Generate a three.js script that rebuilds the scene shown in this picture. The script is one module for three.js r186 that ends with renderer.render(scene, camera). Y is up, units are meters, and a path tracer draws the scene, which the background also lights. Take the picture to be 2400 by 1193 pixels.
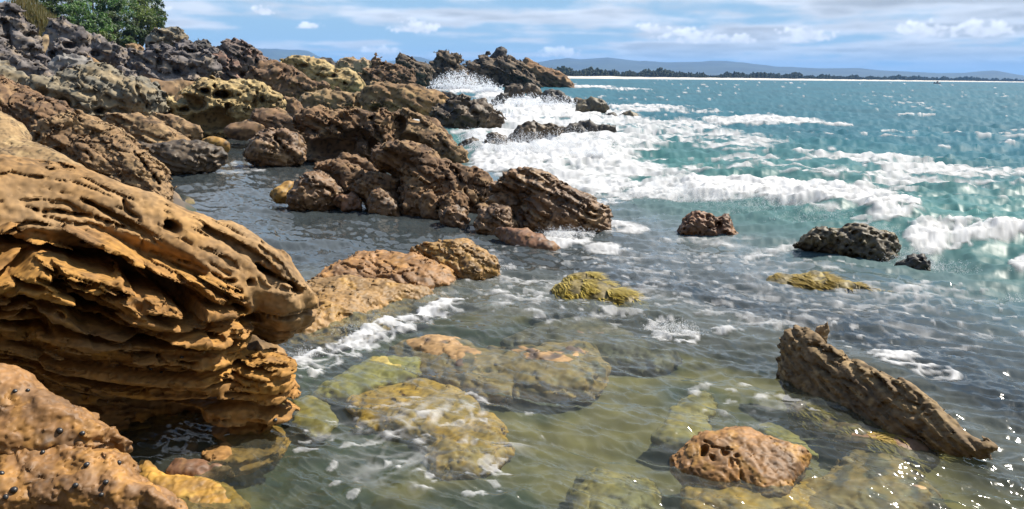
import * as THREE from 'three';
import { mergeGeometries } from 'three/addons/utils/BufferGeometryUtils.js';

// ---------------------------------------------------------------- camera, sun, exposure
const scene = new THREE.Scene();
const camera = new THREE.PerspectiveCamera(35.7782, 2400 / 1193, 0.1, 40000);
camera.position.set(0, 2.2, 0);
camera.rotation.order = "YXZ"; camera.rotation.set(-0.222705, 0, 0.011400);
const renderer = new THREE.WebGLRenderer({ antialias: true });
renderer.setSize(1024, 509);
renderer.toneMapping = THREE.LinearToneMapping;
renderer.toneMappingExposure = 1.84;
renderer.shadowMap.enabled = true;
const SUN = new THREE.Vector3(0.54, 0.80, -0.31).normalize();
const sun = new THREE.DirectionalLight(new THREE.Color(1, 0.93, 0.82), 5.0);
sun.name = 'sun';
sun.position.copy(SUN).multiplyScalar(300);
sun.castShadow = true;
sun.shadow.mapSize.set(4096, 4096);
Object.assign(sun.shadow.camera, { left: -180, right: 180, top: 180, bottom: -180, near: 10, far: 700 });
scene.add(sun, sun.target);

// ---------------------------------------------------------------- noise
let seed = 20240;
const rnd = () => { seed = (seed + 0x6d2b79f5) | 0; let t = Math.imul(seed ^ (seed >>> 15), 1 | seed); t = (t + Math.imul(t ^ (t >>> 7), 61 | t)) ^ t; return ((t ^ (t >>> 14)) >>> 0) / 4294967296; };
const PM = new Uint8Array(512);
{ const p = [...Array(256).keys()]; for (let i = 255; i > 0; i--) { const j = Math.floor(rnd() * (i + 1)); [p[i], p[j]] = [p[j], p[i]]; } for (let i = 0; i < 512; i++) PM[i] = p[i & 255]; }
const GX = new Float32Array(256), GY = new Float32Array(256), GZ = new Float32Array(256);
for (let i = 0; i < 256; i++) { const z = rnd() * 2 - 1, a = rnd() * 6.2832, s = Math.sqrt(1 - z * z); GX[i] = s * Math.cos(a) * 1.6; GY[i] = s * Math.sin(a) * 1.6; GZ[i] = z * 1.6; }
function noise(x, y, z) {
  const fx = Math.floor(x), fy = Math.floor(y), fz = Math.floor(z), X = fx & 255, Y = fy & 255, Z = fz & 255;
  x -= fx; y -= fy; z -= fz;
  const u = x * x * x * (x * (x * 6 - 15) + 10), v = y * y * y * (y * (y * 6 - 15) + 10), w = z * z * z * (z * (z * 6 - 15) + 10);
  const A = PM[X] + Y, B = PM[X + 1] + Y, aa = PM[A & 255] + Z, ab = PM[(A + 1) & 255] + Z, ba = PM[B & 255] + Z, bb = PM[(B + 1) & 255] + Z;
  let g;
  g = PM[aa & 255]; const n0 = GX[g] * x + GY[g] * y + GZ[g] * z;
  g = PM[ba & 255]; const n1 = GX[g] * (x - 1) + GY[g] * y + GZ[g] * z;
  g = PM[ab & 255]; const n2 = GX[g] * x + GY[g] * (y - 1) + GZ[g] * z;
  g = PM[bb & 255]; const n3 = GX[g] * (x - 1) + GY[g] * (y - 1) + GZ[g] * z;
  g = PM[(aa + 1) & 255]; const n4 = GX[g] * x + GY[g] * y + GZ[g] * (z - 1);
  g = PM[(ba + 1) & 255]; const n5 = GX[g] * (x - 1) + GY[g] * y + GZ[g] * (z - 1);
  g = PM[(ab + 1) & 255]; const n6 = GX[g] * x + GY[g] * (y - 1) + GZ[g] * (z - 1);
  g = PM[(bb + 1) & 255]; const n7 = GX[g] * (x - 1) + GY[g] * (y - 1) + GZ[g] * (z - 1);
  const a0 = n0 + u * (n1 - n0), a1 = n2 + u * (n3 - n2), a2 = n4 + u * (n5 - n4), a3 = n6 + u * (n7 - n6);
  const b0 = a0 + v * (a1 - a0), b1 = a2 + v * (a3 - a2);
  return b0 + w * (b1 - b0);
}
function fbm(x, y, z, oct) { let s = 0, a = 0.5; for (let i = 0; i < oct; i++) { s += a * noise(x, y, z); x = x * 2.03 + 11.3; y = y * 2.03 + 5.7; z = z * 2.03 + 3.1; a *= 0.5; } return s; }
function ridge(x, y, z, oct) { let s = 0, a = 0.5; for (let i = 0; i < oct; i++) { s += a * (1 - 2 * Math.abs(noise(x, y, z))); x = x * 2.07 + 7.3; y = y * 2.07 + 1.7; z = z * 2.07 + 9.1; a *= 0.5; } return s; }
const sst = (a, b, x) => { x = (x - a) / (b - a); x = x < 0 ? 0 : x > 1 ? 1 : x; return x * x * (3 - 2 * x); };
const mix = (a, b, t) => a + (b - a) * t;
const h3 = (a, b, c) => { let h = Math.imul(a, 374761393) ^ Math.imul(b, 668265263) ^ Math.imul(c, 2147483647 - 1013); h = Math.imul(h ^ (h >>> 13), 1274126177); return ((h ^ (h >>> 16)) >>> 0) / 4294967296; };
// cellular noise: distance between the two nearest cell points, and the nearest cell's number
const cellOut = [0, 0, 0];
function cells(x, y, z) {
  const X = Math.floor(x), Y = Math.floor(y), Zf = Math.floor(z); let d1 = 9, d2 = 9, id = 0;
  for (let i = -1; i < 2; i++) for (let j = -1; j < 2; j++) for (let k = -1; k < 2; k++) {
    const a = X + i, b = Y + j, c = Zf + k, r = h3(a, b, c);
    const dx = a + r - x, dy = b + ((r * 97.31) % 1) - y, dz = c + ((r * 533.7) % 1) - z, d = dx * dx + dy * dy + dz * dz;
    if (d < d1) { d2 = d1; d1 = d; id = (r * 7919.3) % 1; } else if (d < d2) d2 = d;
  }
  cellOut[0] = Math.sqrt(d2) - Math.sqrt(d1); cellOut[1] = id; cellOut[2] = Math.sqrt(d1); return cellOut;
}

// ---------------------------------------------------------------- sky: air and layered cloud, computed
{
  const w = 4096, h = 2048, data = new Float32Array(w * h * 4);
  const deg = Math.PI / 180;
  // cumulus heads: azimuth, elevation, half width, height in degrees
  const puffs = [[-6.9, 3.05, 2.0, 0.75], [-23.6, 4.1, 1.0, 0.75], [9.5, 3.2, 1.3, 0.55], [12.5, 2.6, 2.6, 0.8], [19.5, 2.7, 2.4, 0.9], [26.5, 2.9, 2.0, 0.8], [29.6, 2.9, 2.2, 0.9], [15.6, 2.5, 1.0, 0.5], [3.2, 1.5, 1.8, 0.6], [-9.2, 1.6, 1.4, 0.45], [-17.0, 4.0, 1.0, 0.5], [-14.0, 3.1, 1.2, 0.35], [34, 2.3, 2.2, 0.8], [41, 3, 2.6, 0.9], [-33, 3.2, 2.3, 0.8], [-45, 2.6, 2.4, 0.9], [55, 3, 2.4, 0.9], [-60, 3.4, 2, 0.8]];
  for (let j = 0; j < h; j++) {
    const el = ((j + 0.5) / h - 0.5) * Math.PI, se = Math.sin(el), ce = Math.cos(el), e = el / deg;
    for (let i = 0; i < w; i++) {
      const o = (j * w + i) * 4; data[o + 3] = 1;
      if (el < -0.02) { data[o] = 0.11; data[o + 1] = 0.16; data[o + 2] = 0.19; continue; }
      const ph = ((i + 0.5) / w - 0.5) * 2 * Math.PI, x = ce * Math.cos(ph), z = ce * Math.sin(ph), az = Math.atan2(x, -z) / deg;
      const t = sst(0, 40, e);
      let r = mix(0.36, 0.16, t), g = mix(0.575, 0.33, t), b = mix(0.78, 0.66, t);
      // high layer seen in perspective
      const k = 1 / (Math.max(se, 0) + 0.045), X = x * k, Zc = z * k;
      let d = fbm(X * 0.55 + 3.3, 2.5, Zc * 0.55, 6) + 0.10 * noise(X * 0.12 + 4, 7.7, Zc * 0.12) + 0.20 * sst(-14, 10, az) * sst(140, 90, Math.abs(az)) ;
      d += 0.42 * fbm(x * 13 + 2, e * 0.62, z * 13, 5) * sst(16, 5, e);
      const hz = sst(0.1, 2.5, e);
      let c = sst(-0.12, 0.24, d) * mix(0.45, 0.92, hz);
      const sh = fbm(X * 1.1 + 31, 9.1, Zc * 1.1, 4);
      let br = 0.80 + 0.30 * sh - 0.20 * sst(0.22, 0.50, d);
      r = mix(r, br * 0.92, c); g = mix(g, br * 1.0, c); b = mix(b, br * 1.12, c);
      if (e < 9 && Math.abs(az) < 75) for (const p of puffs) {
        const dx = (az - p[0]) / p[2], dy = (e - p[1]) / p[3];
        if (dx * dx > 2.2 || dy > 1.6 || dy < -1.3) continue;
        const n = fbm(az * 1.6 + p[0], e * 2.4, p[0] * 3.1, 5);
        const body = 1 - dx * dx * (dy < 0 ? 1.0 : 1.1) - (dy < 0 ? dy * dy * 7 : dy * dy) + n * 1.7;
        const a = sst(0.15, 0.7, body) * 0.92;
        const lit = 0.90 + 0.18 * dy + 0.34 * n;
        r = mix(r, lit * 0.94, a); g = mix(g, lit * 1.0, a); b = mix(b, lit * 1.10, a);
      }
      const lowhaze = sst(3.2, 0, e) * 0.5;
      r = mix(r, 0.44, lowhaze); g = mix(g, 0.62, lowhaze); b = mix(b, 0.80, lowhaze);
      data[o] = Math.max(r, 0.05) * 0.59; data[o + 1] = Math.max(g, 0.08) * 0.59; data[o + 2] = Math.max(b, 0.12) * 0.59;
    }
  }
  const tex = new THREE.DataTexture(data, w, h, THREE.RGBAFormat, THREE.FloatType);
  tex.mapping = THREE.EquirectangularReflectionMapping; tex.magFilter = THREE.LinearFilter; tex.needsUpdate = true;
  scene.background = tex; scene.environment = tex;
}
scene.fog = new THREE.FogExp2(new THREE.Color(0.24, 0.52, 1.0), 0.00008);
console.log('sky');

// ---------------------------------------------------------------- helpers
function add(o, name, label, category, kind, group) {
  o.name = name; scene.add(o);
  o.userData = { label };
  if (category) o.userData.category = category;
  if (kind) o.userData.kind = kind;
  if (group) o.userData.group = group;
  o.traverse((m) => { if (m.isMesh) { m.castShadow = true; m.receiveShadow = true; } });
  return o;
}
function geom(pos, idx, col, uv, csize = 3) {
  const g = new THREE.BufferGeometry();
  g.setAttribute('position', new THREE.BufferAttribute(pos instanceof Float32Array ? pos : new Float32Array(pos), 3));
  g.setIndex(new THREE.BufferAttribute(idx instanceof Uint32Array ? idx : new Uint32Array(idx), 1));
  if (col) g.setAttribute('color', new THREE.BufferAttribute(col instanceof Float32Array ? col : new Float32Array(col), csize));
  if (uv) g.setAttribute('uv', new THREE.BufferAttribute(new Float32Array(uv), 2));
  g.computeVertexNormals();
  return g;
}
const rockDry = new THREE.MeshStandardMaterial({ name: 'dry rock', vertexColors: true, roughness: 0.93 });
const rockWet = new THREE.MeshPhysicalMaterial({ name: 'wet rock', vertexColors: true, roughness: 0.6, specularIntensity: 0.75 });
const rockDamp = new THREE.MeshPhysicalMaterial({ name: 'damp rock', vertexColors: true, roughness: 0.78, specularIntensity: 0.6 });

// ---------------------------------------------------------------- ground under rocks and water
const GP = [[-6.57,-10.04,0.84],[-7.2,-12.59,0.5],[-11.45,-18.78,1.37],[-8.07,-11.44,0.89],[-17.92,-24.06,0.89],[-15.07,-23.6,0.98],[-12.74,-23.81,0.41],[-15.58,-32.46,0.4],[-20.61,-35.44,1.51],[-24.56,-38.89,2.19],[-24.77,-36.37,2.88],[-21.15,-41.97,0.93],[-21.12,-49.7,0.53],[-27.01,-51.32,2.45],[-30.13,-51.89,3.82],[-32.09,-53.05,4.61],[-33.53,-70.42,1.02],[-33.54,-79.19,0.88],[-34.82,-63.02,2.47],[-17.04,-47.01,0.08],[-17.38,-54.28,-0.35],[-27.11,-71.0,0.79],[-22.51,-66.28,0.94],[-13.94,-52.17,-0.19],[-13.28,-70.76,-0.77],[-6.88,-42.45,-1.0],[-10.77,-99.42,-2.36],[-7.45,-134.79,-2.49],[-0.37,-150.0,-2.78],[3.95,-164.95,-3.39],[-7.95,-35.11,-0.86],[-10.11,-29.3,-0.8],[-9.49,-32.65,-0.77],[-3.36,-30.82,-0.67],[-4.02,-24.67,0.19],[-8.76,-17.98,0.38],[-8.11,-14.94,0.52],[-58.1,-110.68,4.14],[-57.19,-127.79,3.38],[-74.7,-130.08,7.57],[-43.85,-95.4,1.36],[-42.28,-85.07,0.95],[-45.75,-105.51,1.07],[-42.93,-55.29,6.1],[-24.86,-31.34,1.26],[-64.83,-157.15,0.59],[-52.27,-140.6,-1.64],[-51.48,-193.26,-3.17],[-41.33,-256.69,-6.46],[-8.05,-19.18,-0.35],[-7.76,-20.98,-0.35],[-5.29,-16.07,-0.45],[-3.15,-12.94,-0.5],[-6.45,-16.83,-0.4],[-8.6,-27.41,-0.3],[-2.28,-13.74,-0.5],[-0.71,-12.73,-0.5],[-3.03,-10.9,-0.45],[-1.55,-9.22,-0.35],[-1.45,-6.36,-0.4],[-0.74,-6.51,-0.45],[0.01,-7.68,-0.45],[-1.39,-4.76,-0.35],[-0.8,-4.59,-0.4],[0.35,-5.78,-0.5],[0.88,-4.8,-0.5],[1.47,-4.92,-0.4],[2.35,-4.94,-0.4],[3.19,-4.86,-0.5],[4.47,-7.03,-0.6],[2.09,-7.26,-0.5],[4.02,-8.85,-0.7],[1.61,-9.5,-0.5],[0.63,-11.29,-0.5],[2.89,-13.05,-0.6],[5.21,-11.65,-0.8],[7.19,-11.13,-0.9],[3.49,-21.35,-1.2],[11.74,-26.91,-2.0],[15.73,-23.9,-2.0],[1.36,-25.71,-0.8],[-0.05,-34.12,-0.7],[4.99,-47.17,-1.5],[19.28,-59.98,-3.0],[49.99,-84.95,-4.0],[4.45,-86.98,-1.0],[3.23,-133.1,-1.0],[27.43,-174.17,-4.0],[155.94,-369.45,-6.0],[42.13,-407.07,-3.0],[326.21,-1245.52,-7.0],[-2.24,-4.2,-0.2],[-2.45,-5.28,-0.3],[-3.34,-5.81,-0.2],[-2.27,-6.09,-0.3],[-2.65,-4.05,-0.2],[-2.63,-16.0,-0.1],[-1.94,-16.06,-0.1],[-1.13,-14.57,-0.12],[-2.13,-19.42,-0.05],[-3.26,-19.92,-0.12]].map(([x, z, h]) => [Math.atan2(x, -z), Math.log(Math.hypot(x, z)), h]);
function groundBase(x, z) {
  const a = Math.atan2(x, -z), l = Math.log(Math.hypot(x, z)); let s = 0, t = 0;
  for (const p of GP) { const da = (a - p[0]) * 1.3, dl = l - p[1], d = da * da + dl * dl + 0.0006, w = 1 / (d * d); s += w * p[2]; t += w; }
  return s / t;
}
const groundH = (x, z) => {
  const b = groundBase(x, z), r = Math.hypot(x, z), s = b > 0 ? 0.05 * Math.min(r, 30) : 0.12;
  if (b <= 0) return b * mix(0.62, 1, sst(6, 10, r)) + s * (0.8 * ridge(x * 0.35, 3, z * 0.35, 5) + 0.25 * fbm(x * 1.3, 8, z * 1.3, 4));
  const e = 0.02 * Math.min(r, 90) + 0.4, o = cells(x / e + 0.3 * noise(x / e, 1, z / e), b / e * 0.7, z / e * 0.6);
  return b + 0.014 * Math.min(r, 50) * (0.9 * ridge(x * 0.3, 3, z * 0.3, 5) + 0.6 * fbm(x * 1.3, 8, z * 1.3, 4) + 0.5 * o[1] - 0.6 * (1 - sst(0, 0.2, o[0])) - 0.5);
};
{
  const rs = []; for (let r = 1.4; r < 260; r *= 1.015) rs.push(r); rs.push(320, 450, 700, 1200, 3000, 9000);
  const as = []; for (let a = -100; a <= 100; a += (a >= -38 && a < 6 ? 0.24 : a >= -38 && a < 38 ? 0.4 : 2)) as.push(a * Math.PI / 180);
  const pos = [], col = [], idx = [];
  for (const r of rs) for (const a of as) {
    const x = r * Math.sin(a), z = -r * Math.cos(a); let y = r < 300 ? groundH(x, z) : -9;
    if (r >= 200 && r < 300) y = mix(y, -9, sst(200, 260, r));
    pos.push(x, y, z);
    const n = fbm(x * 0.9, 4.2, z * 0.9, 4), m = fbm(x * 4, 9.2, z * 4, 3), q = noise(x * 0.35 + 9, 2, z * 0.35);
    if (y < 0.05) { const w = sst(-0.12, 0.2, n + 0.35 * q), k = 0.8 + 0.9 * m; col.push(mix(0.035, 0.19, w) * k, mix(0.046, 0.145, w) * k, mix(0.032, 0.06, w) * k); }
    else if (r > 84) { const k = 0.5 + 0.5 * m; col.push(0.085 * k, 0.085 * k, 0.035 * k); }
    else { const w = sst(-0.15, 0.2, n), u = sst(-0.1, 0.15, q + 0.01 * (r - 42)), k = 0.55 + 0.6 * m; col.push(mix(mix(0.13, 0.25, w), 0.14, u) * k, mix(mix(0.10, 0.17, w), 0.122, u) * k, mix(mix(0.075, 0.10, w), 0.12, u) * k); }
  }
  const n = as.length;
  for (let i = 0; i + 1 < rs.length; i++) for (let j = 0; j + 1 < n; j++) { const a = i * n + j; idx.push(a, a + 1, a + n, a + 1, a + n + 1, a + n); }
  add(new THREE.Mesh(geom(pos, idx, col), rockDry), 'ground', 'sandy and rocky sea bed rising to the rocky shore', null, 'structure');
}
{ // unseen bush-topped cliff, added behind the viewpoint to block sky light
  const pos = [], col = [], idx = [], A = [], Rr = []; for (let a = -250; a <= -72; a += 1.2) A.push(a * Math.PI / 180); for (let k = 0; k <= 40; k++) Rr.push(k / 40);
  for (const a of A) for (const t of Rr) {
    const edge = sst(-250, -225, a * 57.2958) * sst(-72, -100, a * 57.2958), r = 3.2 + 2.6 * noise(a * 2, 1, 3) + (1 - edge) * 6 + 16 * t, x = r * Math.sin(a), z = -r * Math.cos(a);
    const y = -0.6 + edge * (13 * sst(0.02, 0.55, t) + 5 * t) + 1.3 * ridge(x * 0.3, t * 3, z * 0.3, 4) * sst(0, 0.2, t) + 1.2 * t;
    pos.push(x + 0.5 * noise(x, y, z), y, z + 0.5 * noise(z, y, x)); const g = sst(0.25, 0.5, t + 0.2 * noise(x * 0.6, y * 0.6, z * 0.6)), k = 0.6 + 0.5 * noise(x * 2, y * 2, z * 2);
    col.push(mix(0.15, 0.045, g) * k, mix(0.105, 0.07, g) * k, mix(0.065, 0.022, g) * k);
  }
  const n = Rr.length; for (let i = 0; i + 1 < A.length; i++) for (let j = 0; j + 1 < n; j++) { const a = i * n + j; idx.push(a, a + 1, a + n, a + 1, a + n + 1, a + n); }
  add(new THREE.Mesh(geom(pos, idx, col), rockDry), 'cliff', 'unseen bush-topped cliff added behind the viewpoint to block sky light', null, 'structure');
}
console.log('ground');

// ---------------------------------------------------------------- far shore: beach, land, pine forest, hills
const SHORE = [[-745.0,-668.0],[-511.0,-801.0],[-314.0,-843.0],[-97.0,-895.0],[77.0,-997.0],[342.0,-1306.0],[736.0,-1752.0],[1237.0,-2287.0],[1889.0,-2946.0],[3220.0,-4083.0]];
function along(t) { const i = Math.min(SHORE.length - 2, Math.floor(t)), f = t - i; return [mix(SHORE[i][0], SHORE[i + 1][0], f), mix(SHORE[i][1], SHORE[i + 1][1], f)]; }
{
  const pos = [], col = [], idx = [], rows = [[-20, -1.2], [0, 0.05], [14, 1.2], [30, 2.1], [42, 3.0], [60, 2.6], [160, 3], [1600, 4]], N = 420, m = rows.length;
  for (let i = 0; i <= N; i++) {
    const t = i / N * (SHORE.length - 1) * 0.9999, [x, z] = along(t), r = Math.hypot(x, z), ux = x / r, uz = z / r;
    rows.forEach(([d, y], k) => {
      const jit = k > 2 && k < 6 ? 0.7 * noise(x * 0.02, k, z * 0.02) + 0.35 * noise(x * 0.07, k, z * 0.07) : 0;
      pos.push(x + ux * d, y + jit, z + uz * d);
      const s = k < 5 ? 1 : 0; const q = 0.9 + 0.2 * noise(x * 0.05, k * 3, z * 0.05);
      col.push(mix(0.07, 0.52, s) * q, mix(0.07, 0.48, s) * q, mix(0.035, 0.41, s) * q);
    });
  }
  for (let i = 0; i < N; i++) for (let k = 0; k + 1 < m; k++) { const a = i * m + k; idx.push(a, a + m, a + 1, a + 1, a + m, a + m + 1); }
  add(new THREE.Mesh(geom(pos, idx, col), rockDry), 'beach', 'long white sand beach on the far shore', null, 'structure');
}
{
  // one small pine: trunk and three ragged whorls
  const parts = [];
  const tr = new THREE.CylinderGeometry(0.12, 0.22, 6, 5); tr.translate(0, 3, 0); parts.push(tr);
  for (let k = 0; k < 5; k++) { const c = new THREE.IcosahedronGeometry(1, 1); const P = c.attributes.position; for (let i = 0; i < P.count; i++) { const f = 1 + 0.55 * noise(P.getX(i) * 2 + k * 5, P.getY(i) * 2, P.getZ(i) * 2); P.setXYZ(i, P.getX(i) * f, P.getY(i) * f, P.getZ(i) * f); } c.scale(2.3 - k * 0.25, 1.5, 2.3 - k * 0.25); c.translate(Math.sin(k * 2.3) * 0.9, 5 + k * 1.7, Math.cos(k * 2.3) * 0.9); parts.push(c); }
  const pine = mergeGeometries(parts.map((g) => { const q = g.index ? g.toNonIndexed() : g; q.deleteAttribute('uv'); return q; })); pine.computeVertexNormals();
  const N = 9000, im = new THREE.InstancedMesh(pine, new THREE.MeshStandardMaterial({ name: 'pine', roughness: 0.95, color: 0xffffff }), N), M = new THREE.Matrix4(), q = new THREE.Quaternion(), up = new THREE.Vector3(0, 1, 0), C = new THREE.Color();
  for (let i = 0; i < N; i++) {
    const t = rnd() * (SHORE.length - 1) * 0.9999, [x, z] = along(t), r = Math.hypot(x, z), d = 46 + Math.pow(rnd(), 1.6) * 260, s = (0.55 + 0.42 * rnd()) * (1 + 0.5 * noise(x * 0.011, 1, z * 0.011) + 0.4 * noise(x * 0.035, 5, z * 0.035));
    q.setFromAxisAngle(up, rnd() * 6.28);
    M.compose(new THREE.Vector3(x * (1 + d / r), 2, z * (1 + d / r)), q, new THREE.Vector3(s, s * (0.62 + 0.3 * rnd()), s)); im.setMatrixAt(i, M);
    const g = 0.8 + 0.5 * rnd(); im.setColorAt(i, C.setRGB(0.032 * g, 0.042 * g, 0.023 * g));
  }
  add(im, 'pine_forest', 'dark belt of pine forest behind the far beach', 'forest', 'stuff');
}
{
  const RIDGE = [[-45.04,0.75],[-36.43,0.99],[-25.42,1.26],[-20.31,1.43],[-17.88,1.59],[-16.51,1.64],[-14.85,1.54],[-14.14,1.47],[-13.17,1.03],[-12.03,0.87],[-10.29,0.7],[-8.23,1.01],[-7.34,1.26],[-6.6,1.24],[-5.86,1.02],[-4.36,0.83],[-3.46,1.08],[-1.66,0.81],[1.05,0.89],[2.55,1.14],[3.75,1.3],[4.65,1.22],[6.58,1.38],[8.8,1.11],[10.85,1.07],[13.72,1.15],[15.7,1.08],[17.92,0.81],[20.09,0.72],[22.69,0.76],[24.73,0.61],[27.66,0.45],[29.06,0.49],[29.96,0.6],[30.63,0.63],[31.53,0.48],[32.42,0.34],[36.33,0.28],[43.39,0.4],[50.4,0.34]], D = 9000, pos = [], col = [], idx = [], rows = 26, A = [];
  for (let a = -54; a <= 58; a += 0.12) A.push(a);
  for (const a of A) {
    let i = 0; while (i < RIDGE.length - 2 && RIDGE[i + 1][0] < a) i++;
    const f = Math.min(1, Math.max(0, (a - RIDGE[i][0]) / (RIDGE[i + 1][0] - RIDGE[i][0])));
    const H = Math.tan((mix(RIDGE[i][1], RIDGE[i + 1][1], f)) * Math.PI / 180) * D + 2.2;
    for (let k = 0; k < rows; k++) {
      const t = k / (rows - 1), d = D + (t - 0.62) * 5200, ar = a * Math.PI / 180, x = d * Math.sin(ar), z = -d * Math.cos(ar);
      const prof = t < 0.62 ? Math.pow(t / 0.62, 1.25) : 1 - (t - 0.62) / 0.38;
      const y = Math.max(0, H) * (prof + (prof > 0.02 ? 0.16 * ridge(x * 0.0011, 2, z * 0.0011, 4) * Math.min(1, prof * 2) * (t < 0.60 || t > 0.64 ? 1 : 0.12) : 0)) - 8 * (1 - prof);
      pos.push(x, y, z); const q = 0.8 + 0.5 * noise(x * 0.003, 3, z * 0.003); col.push(0.036 * q, 0.05 * q, 0.03 * q);
    }
  }
  for (let i = 0; i + 1 < A.length; i++) for (let k = 0; k + 1 < rows; k++) { const a = i * rows + k; idx.push(a, a + rows, a + 1, a + 1, a + rows, a + rows + 1); }
  add(new THREE.Mesh(geom(pos, idx, col), rockDry), 'hills', 'distant hazy blue mountain range', null, 'structure');
}
console.log('far');

// ---------------------------------------------------------------- sea surface
const FOAM = [[0.82,-26.84,2.18,6.24,0.8,0.15],[2.43,-27.06,1.62,6.79,0.82,0.15],[3.33,-24.06,1.31,4.4,0.72,0.1],[1.97,-42.68,2.77,11.13,0.8,0.3],[4.67,-40.4,1.98,9.07,0.8,0.15],[2.49,-17.76,1.07,2.07,0.78,0.08],[1.15,-16.56,0.99,1.79,0.82,0.1],[1.42,-13.76,0.82,0.96,0.7,0.05],[-1.43,-50.03,1.62,11.27,0.8,0.3],[-7.41,-117.13,6.03,35.09,0.87,0.5],[-1.42,-78.12,2.54,18.24,0.87,0.5],[1.36,-55.41,3.3,19.47,0.91,0.6],[3.39,-66.41,1.98,17.9,0.9,0.4],[-0.06,-35.11,2.09,4.83,0.87,0.45],[-1.43,-32.15,0.87,2.26,0.9,0.3],[2.54,-37.48,1.83,5.52,0.83,0.35],[0.3,-19.89,1.51,2.98,0.91,0.45],[1.61,-21.71,1.41,3.31,0.91,0.5],[2.18,-19.42,0.85,2.27,0.83,0.35],[-0.7,-20.8,0.51,2.36,0.87,0.3],[-1.11,-24.95,0.54,2.14,0.9,0.3],[4.48,-33.92,2.78,5.74,0.62,0.1],[6.19,-32.4,2.68,6.4,0.66,0.1],[11.25,-37.79,2.77,5.08,0.72,0.2],[12.71,-36.19,1.66,3.02,0.75,0.25],[5.69,-26.65,2.95,4.71,0.55,0.0],[6.74,-25.2,2.12,3.58,0.55,0.0],[14.3,-35.31,0.82,1.62,0.8,0.2],[23.93,-47.42,1.44,2.41,0.7,0.15],[16.34,-171.04,5.58,28.39,0.83,0.2],[19.36,-137.61,4.51,18.33,0.7,0.1],[8.87,-52.68,3.18,6.81,0.72,0.1],[11.06,-47.52,1.58,4.46,0.55,0.1],[9.01,-19.63,1.75,1.88,0.68,0.05],[9.55,-17.64,1.63,1.57,0.72,0.05],[10.77,-17.75,1.01,1.09,0.6,0.05],[7.12,-16.4,1.45,1.16,0.6,0.0],[7.75,-14.98,1.55,0.82,0.62,0.0],[5.97,-19.79,1.12,1.01,0.45,0.0],[2.89,-16.71,1.1,1.13,0.55,0.05],[1.81,-15.24,0.75,1.17,0.85,0.12],[2.81,-14.35,0.87,1.38,0.83,0.2],[3.9,-14.33,1.12,1.61,0.91,0.3],[4.93,-13.91,1.04,1.66,0.91,0.32],[5.61,-13.15,0.85,1.43,0.87,0.3],[5.64,-11.65,0.46,1.15,0.87,0.28],[5.32,-9.9,0.3,0.8,0.87,0.22],[5.92,-9.98,0.63,0.59,0.83,0.2],[6.6,-10.02,0.52,0.61,0.9,0.2],[5.73,-8.63,0.14,0.55,0.8,0.1],[0.82,-10.68,0.41,0.59,0.75,0.06],[0.57,-10.3,0.28,0.38,0.8,0.05],[1.54,-11.24,0.49,0.52,0.65,0.03],[1.21,-9.94,0.33,0.41,0.6,0.02],[1.41,-6.48,0.22,0.21,0.78,0.05],[1.88,-6.61,0.22,0.1,0.6,0.03],[3.08,-5.96,0.22,0.28,0.75,0.0],[3.2,-5.6,0.21,0.16,0.55,0.0],[5.58,-9.67,0.24,0.44,0.7,0.1],[-1.64,-5.64,0.11,0.1,0.86,0.02],[-1.59,-5.77,0.11,0.1,0.86,0.02],[-1.53,-5.9,0.11,0.1,0.86,0.02],[-1.47,-6.02,0.11,0.1,0.86,0.02],[-1.41,-6.14,0.12,0.1,0.86,0.02],[-1.34,-6.26,0.12,0.1,0.86,0.02],[-1.27,-6.39,0.12,0.1,0.86,0.02],[-1.2,-6.52,0.12,0.11,0.86,0.02],[-1.12,-6.65,0.12,0.11,0.86,0.02],[-1.04,-6.79,0.13,0.11,0.86,0.02],[-0.96,-6.93,0.13,0.11,0.86,0.02],[-0.87,-7.08,0.13,0.11,0.86,0.02],[-0.78,-7.23,0.13,0.11,0.86,0.02],[-0.69,-7.38,0.14,0.11,0.86,0.02],[-0.59,-7.54,0.14,0.11,0.86,0.02],[-1.51,-5.5,0.15,0.12,0.6,0.0],[-1.42,-5.71,0.16,0.13,0.6,0.0],[-1.33,-5.91,0.16,0.13,0.6,0.0],[-1.22,-6.12,0.17,0.13,0.6,0.0],[-1.11,-6.33,0.17,0.13,0.6,0.0],[-0.99,-6.55,0.18,0.14,0.6,0.0],[-0.86,-6.79,0.19,0.14,0.6,0.0],[-0.72,-7.03,0.19,0.14,0.6,0.0],[-0.57,-7.29,0.2,0.14,0.6,0.0],[-0.22,-7.84,0.25,0.13,0.55,0.0],[-0.1,-8.75,0.19,0.18,0.6,0.02],[1.42,-8.43,3.24,2.19,0.36,0.0],[3.12,-7.37,1.82,1.44,0.38,0.0],[-0.51,-4.45,0.92,0.89,0.36,0.0],[-6.7,-18.1,1.25,1.56,0.34,0.0],[1.61,-5.01,0.57,0.45,0.33,0.0],[4.26,-7.56,0.94,0.69,0.4,0.0],[2.78,-10.02,1.41,0.81,0.45,0.0]].map(([x, z, a, b, s, h]) => { const r = Math.hypot(x, z); return [x, z, -z / r, x / r, 1 / a, 1 / b, s, h, Math.max(a, b) * 1.25]; });
let foamI = 0, foamHt = 0;
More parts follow.
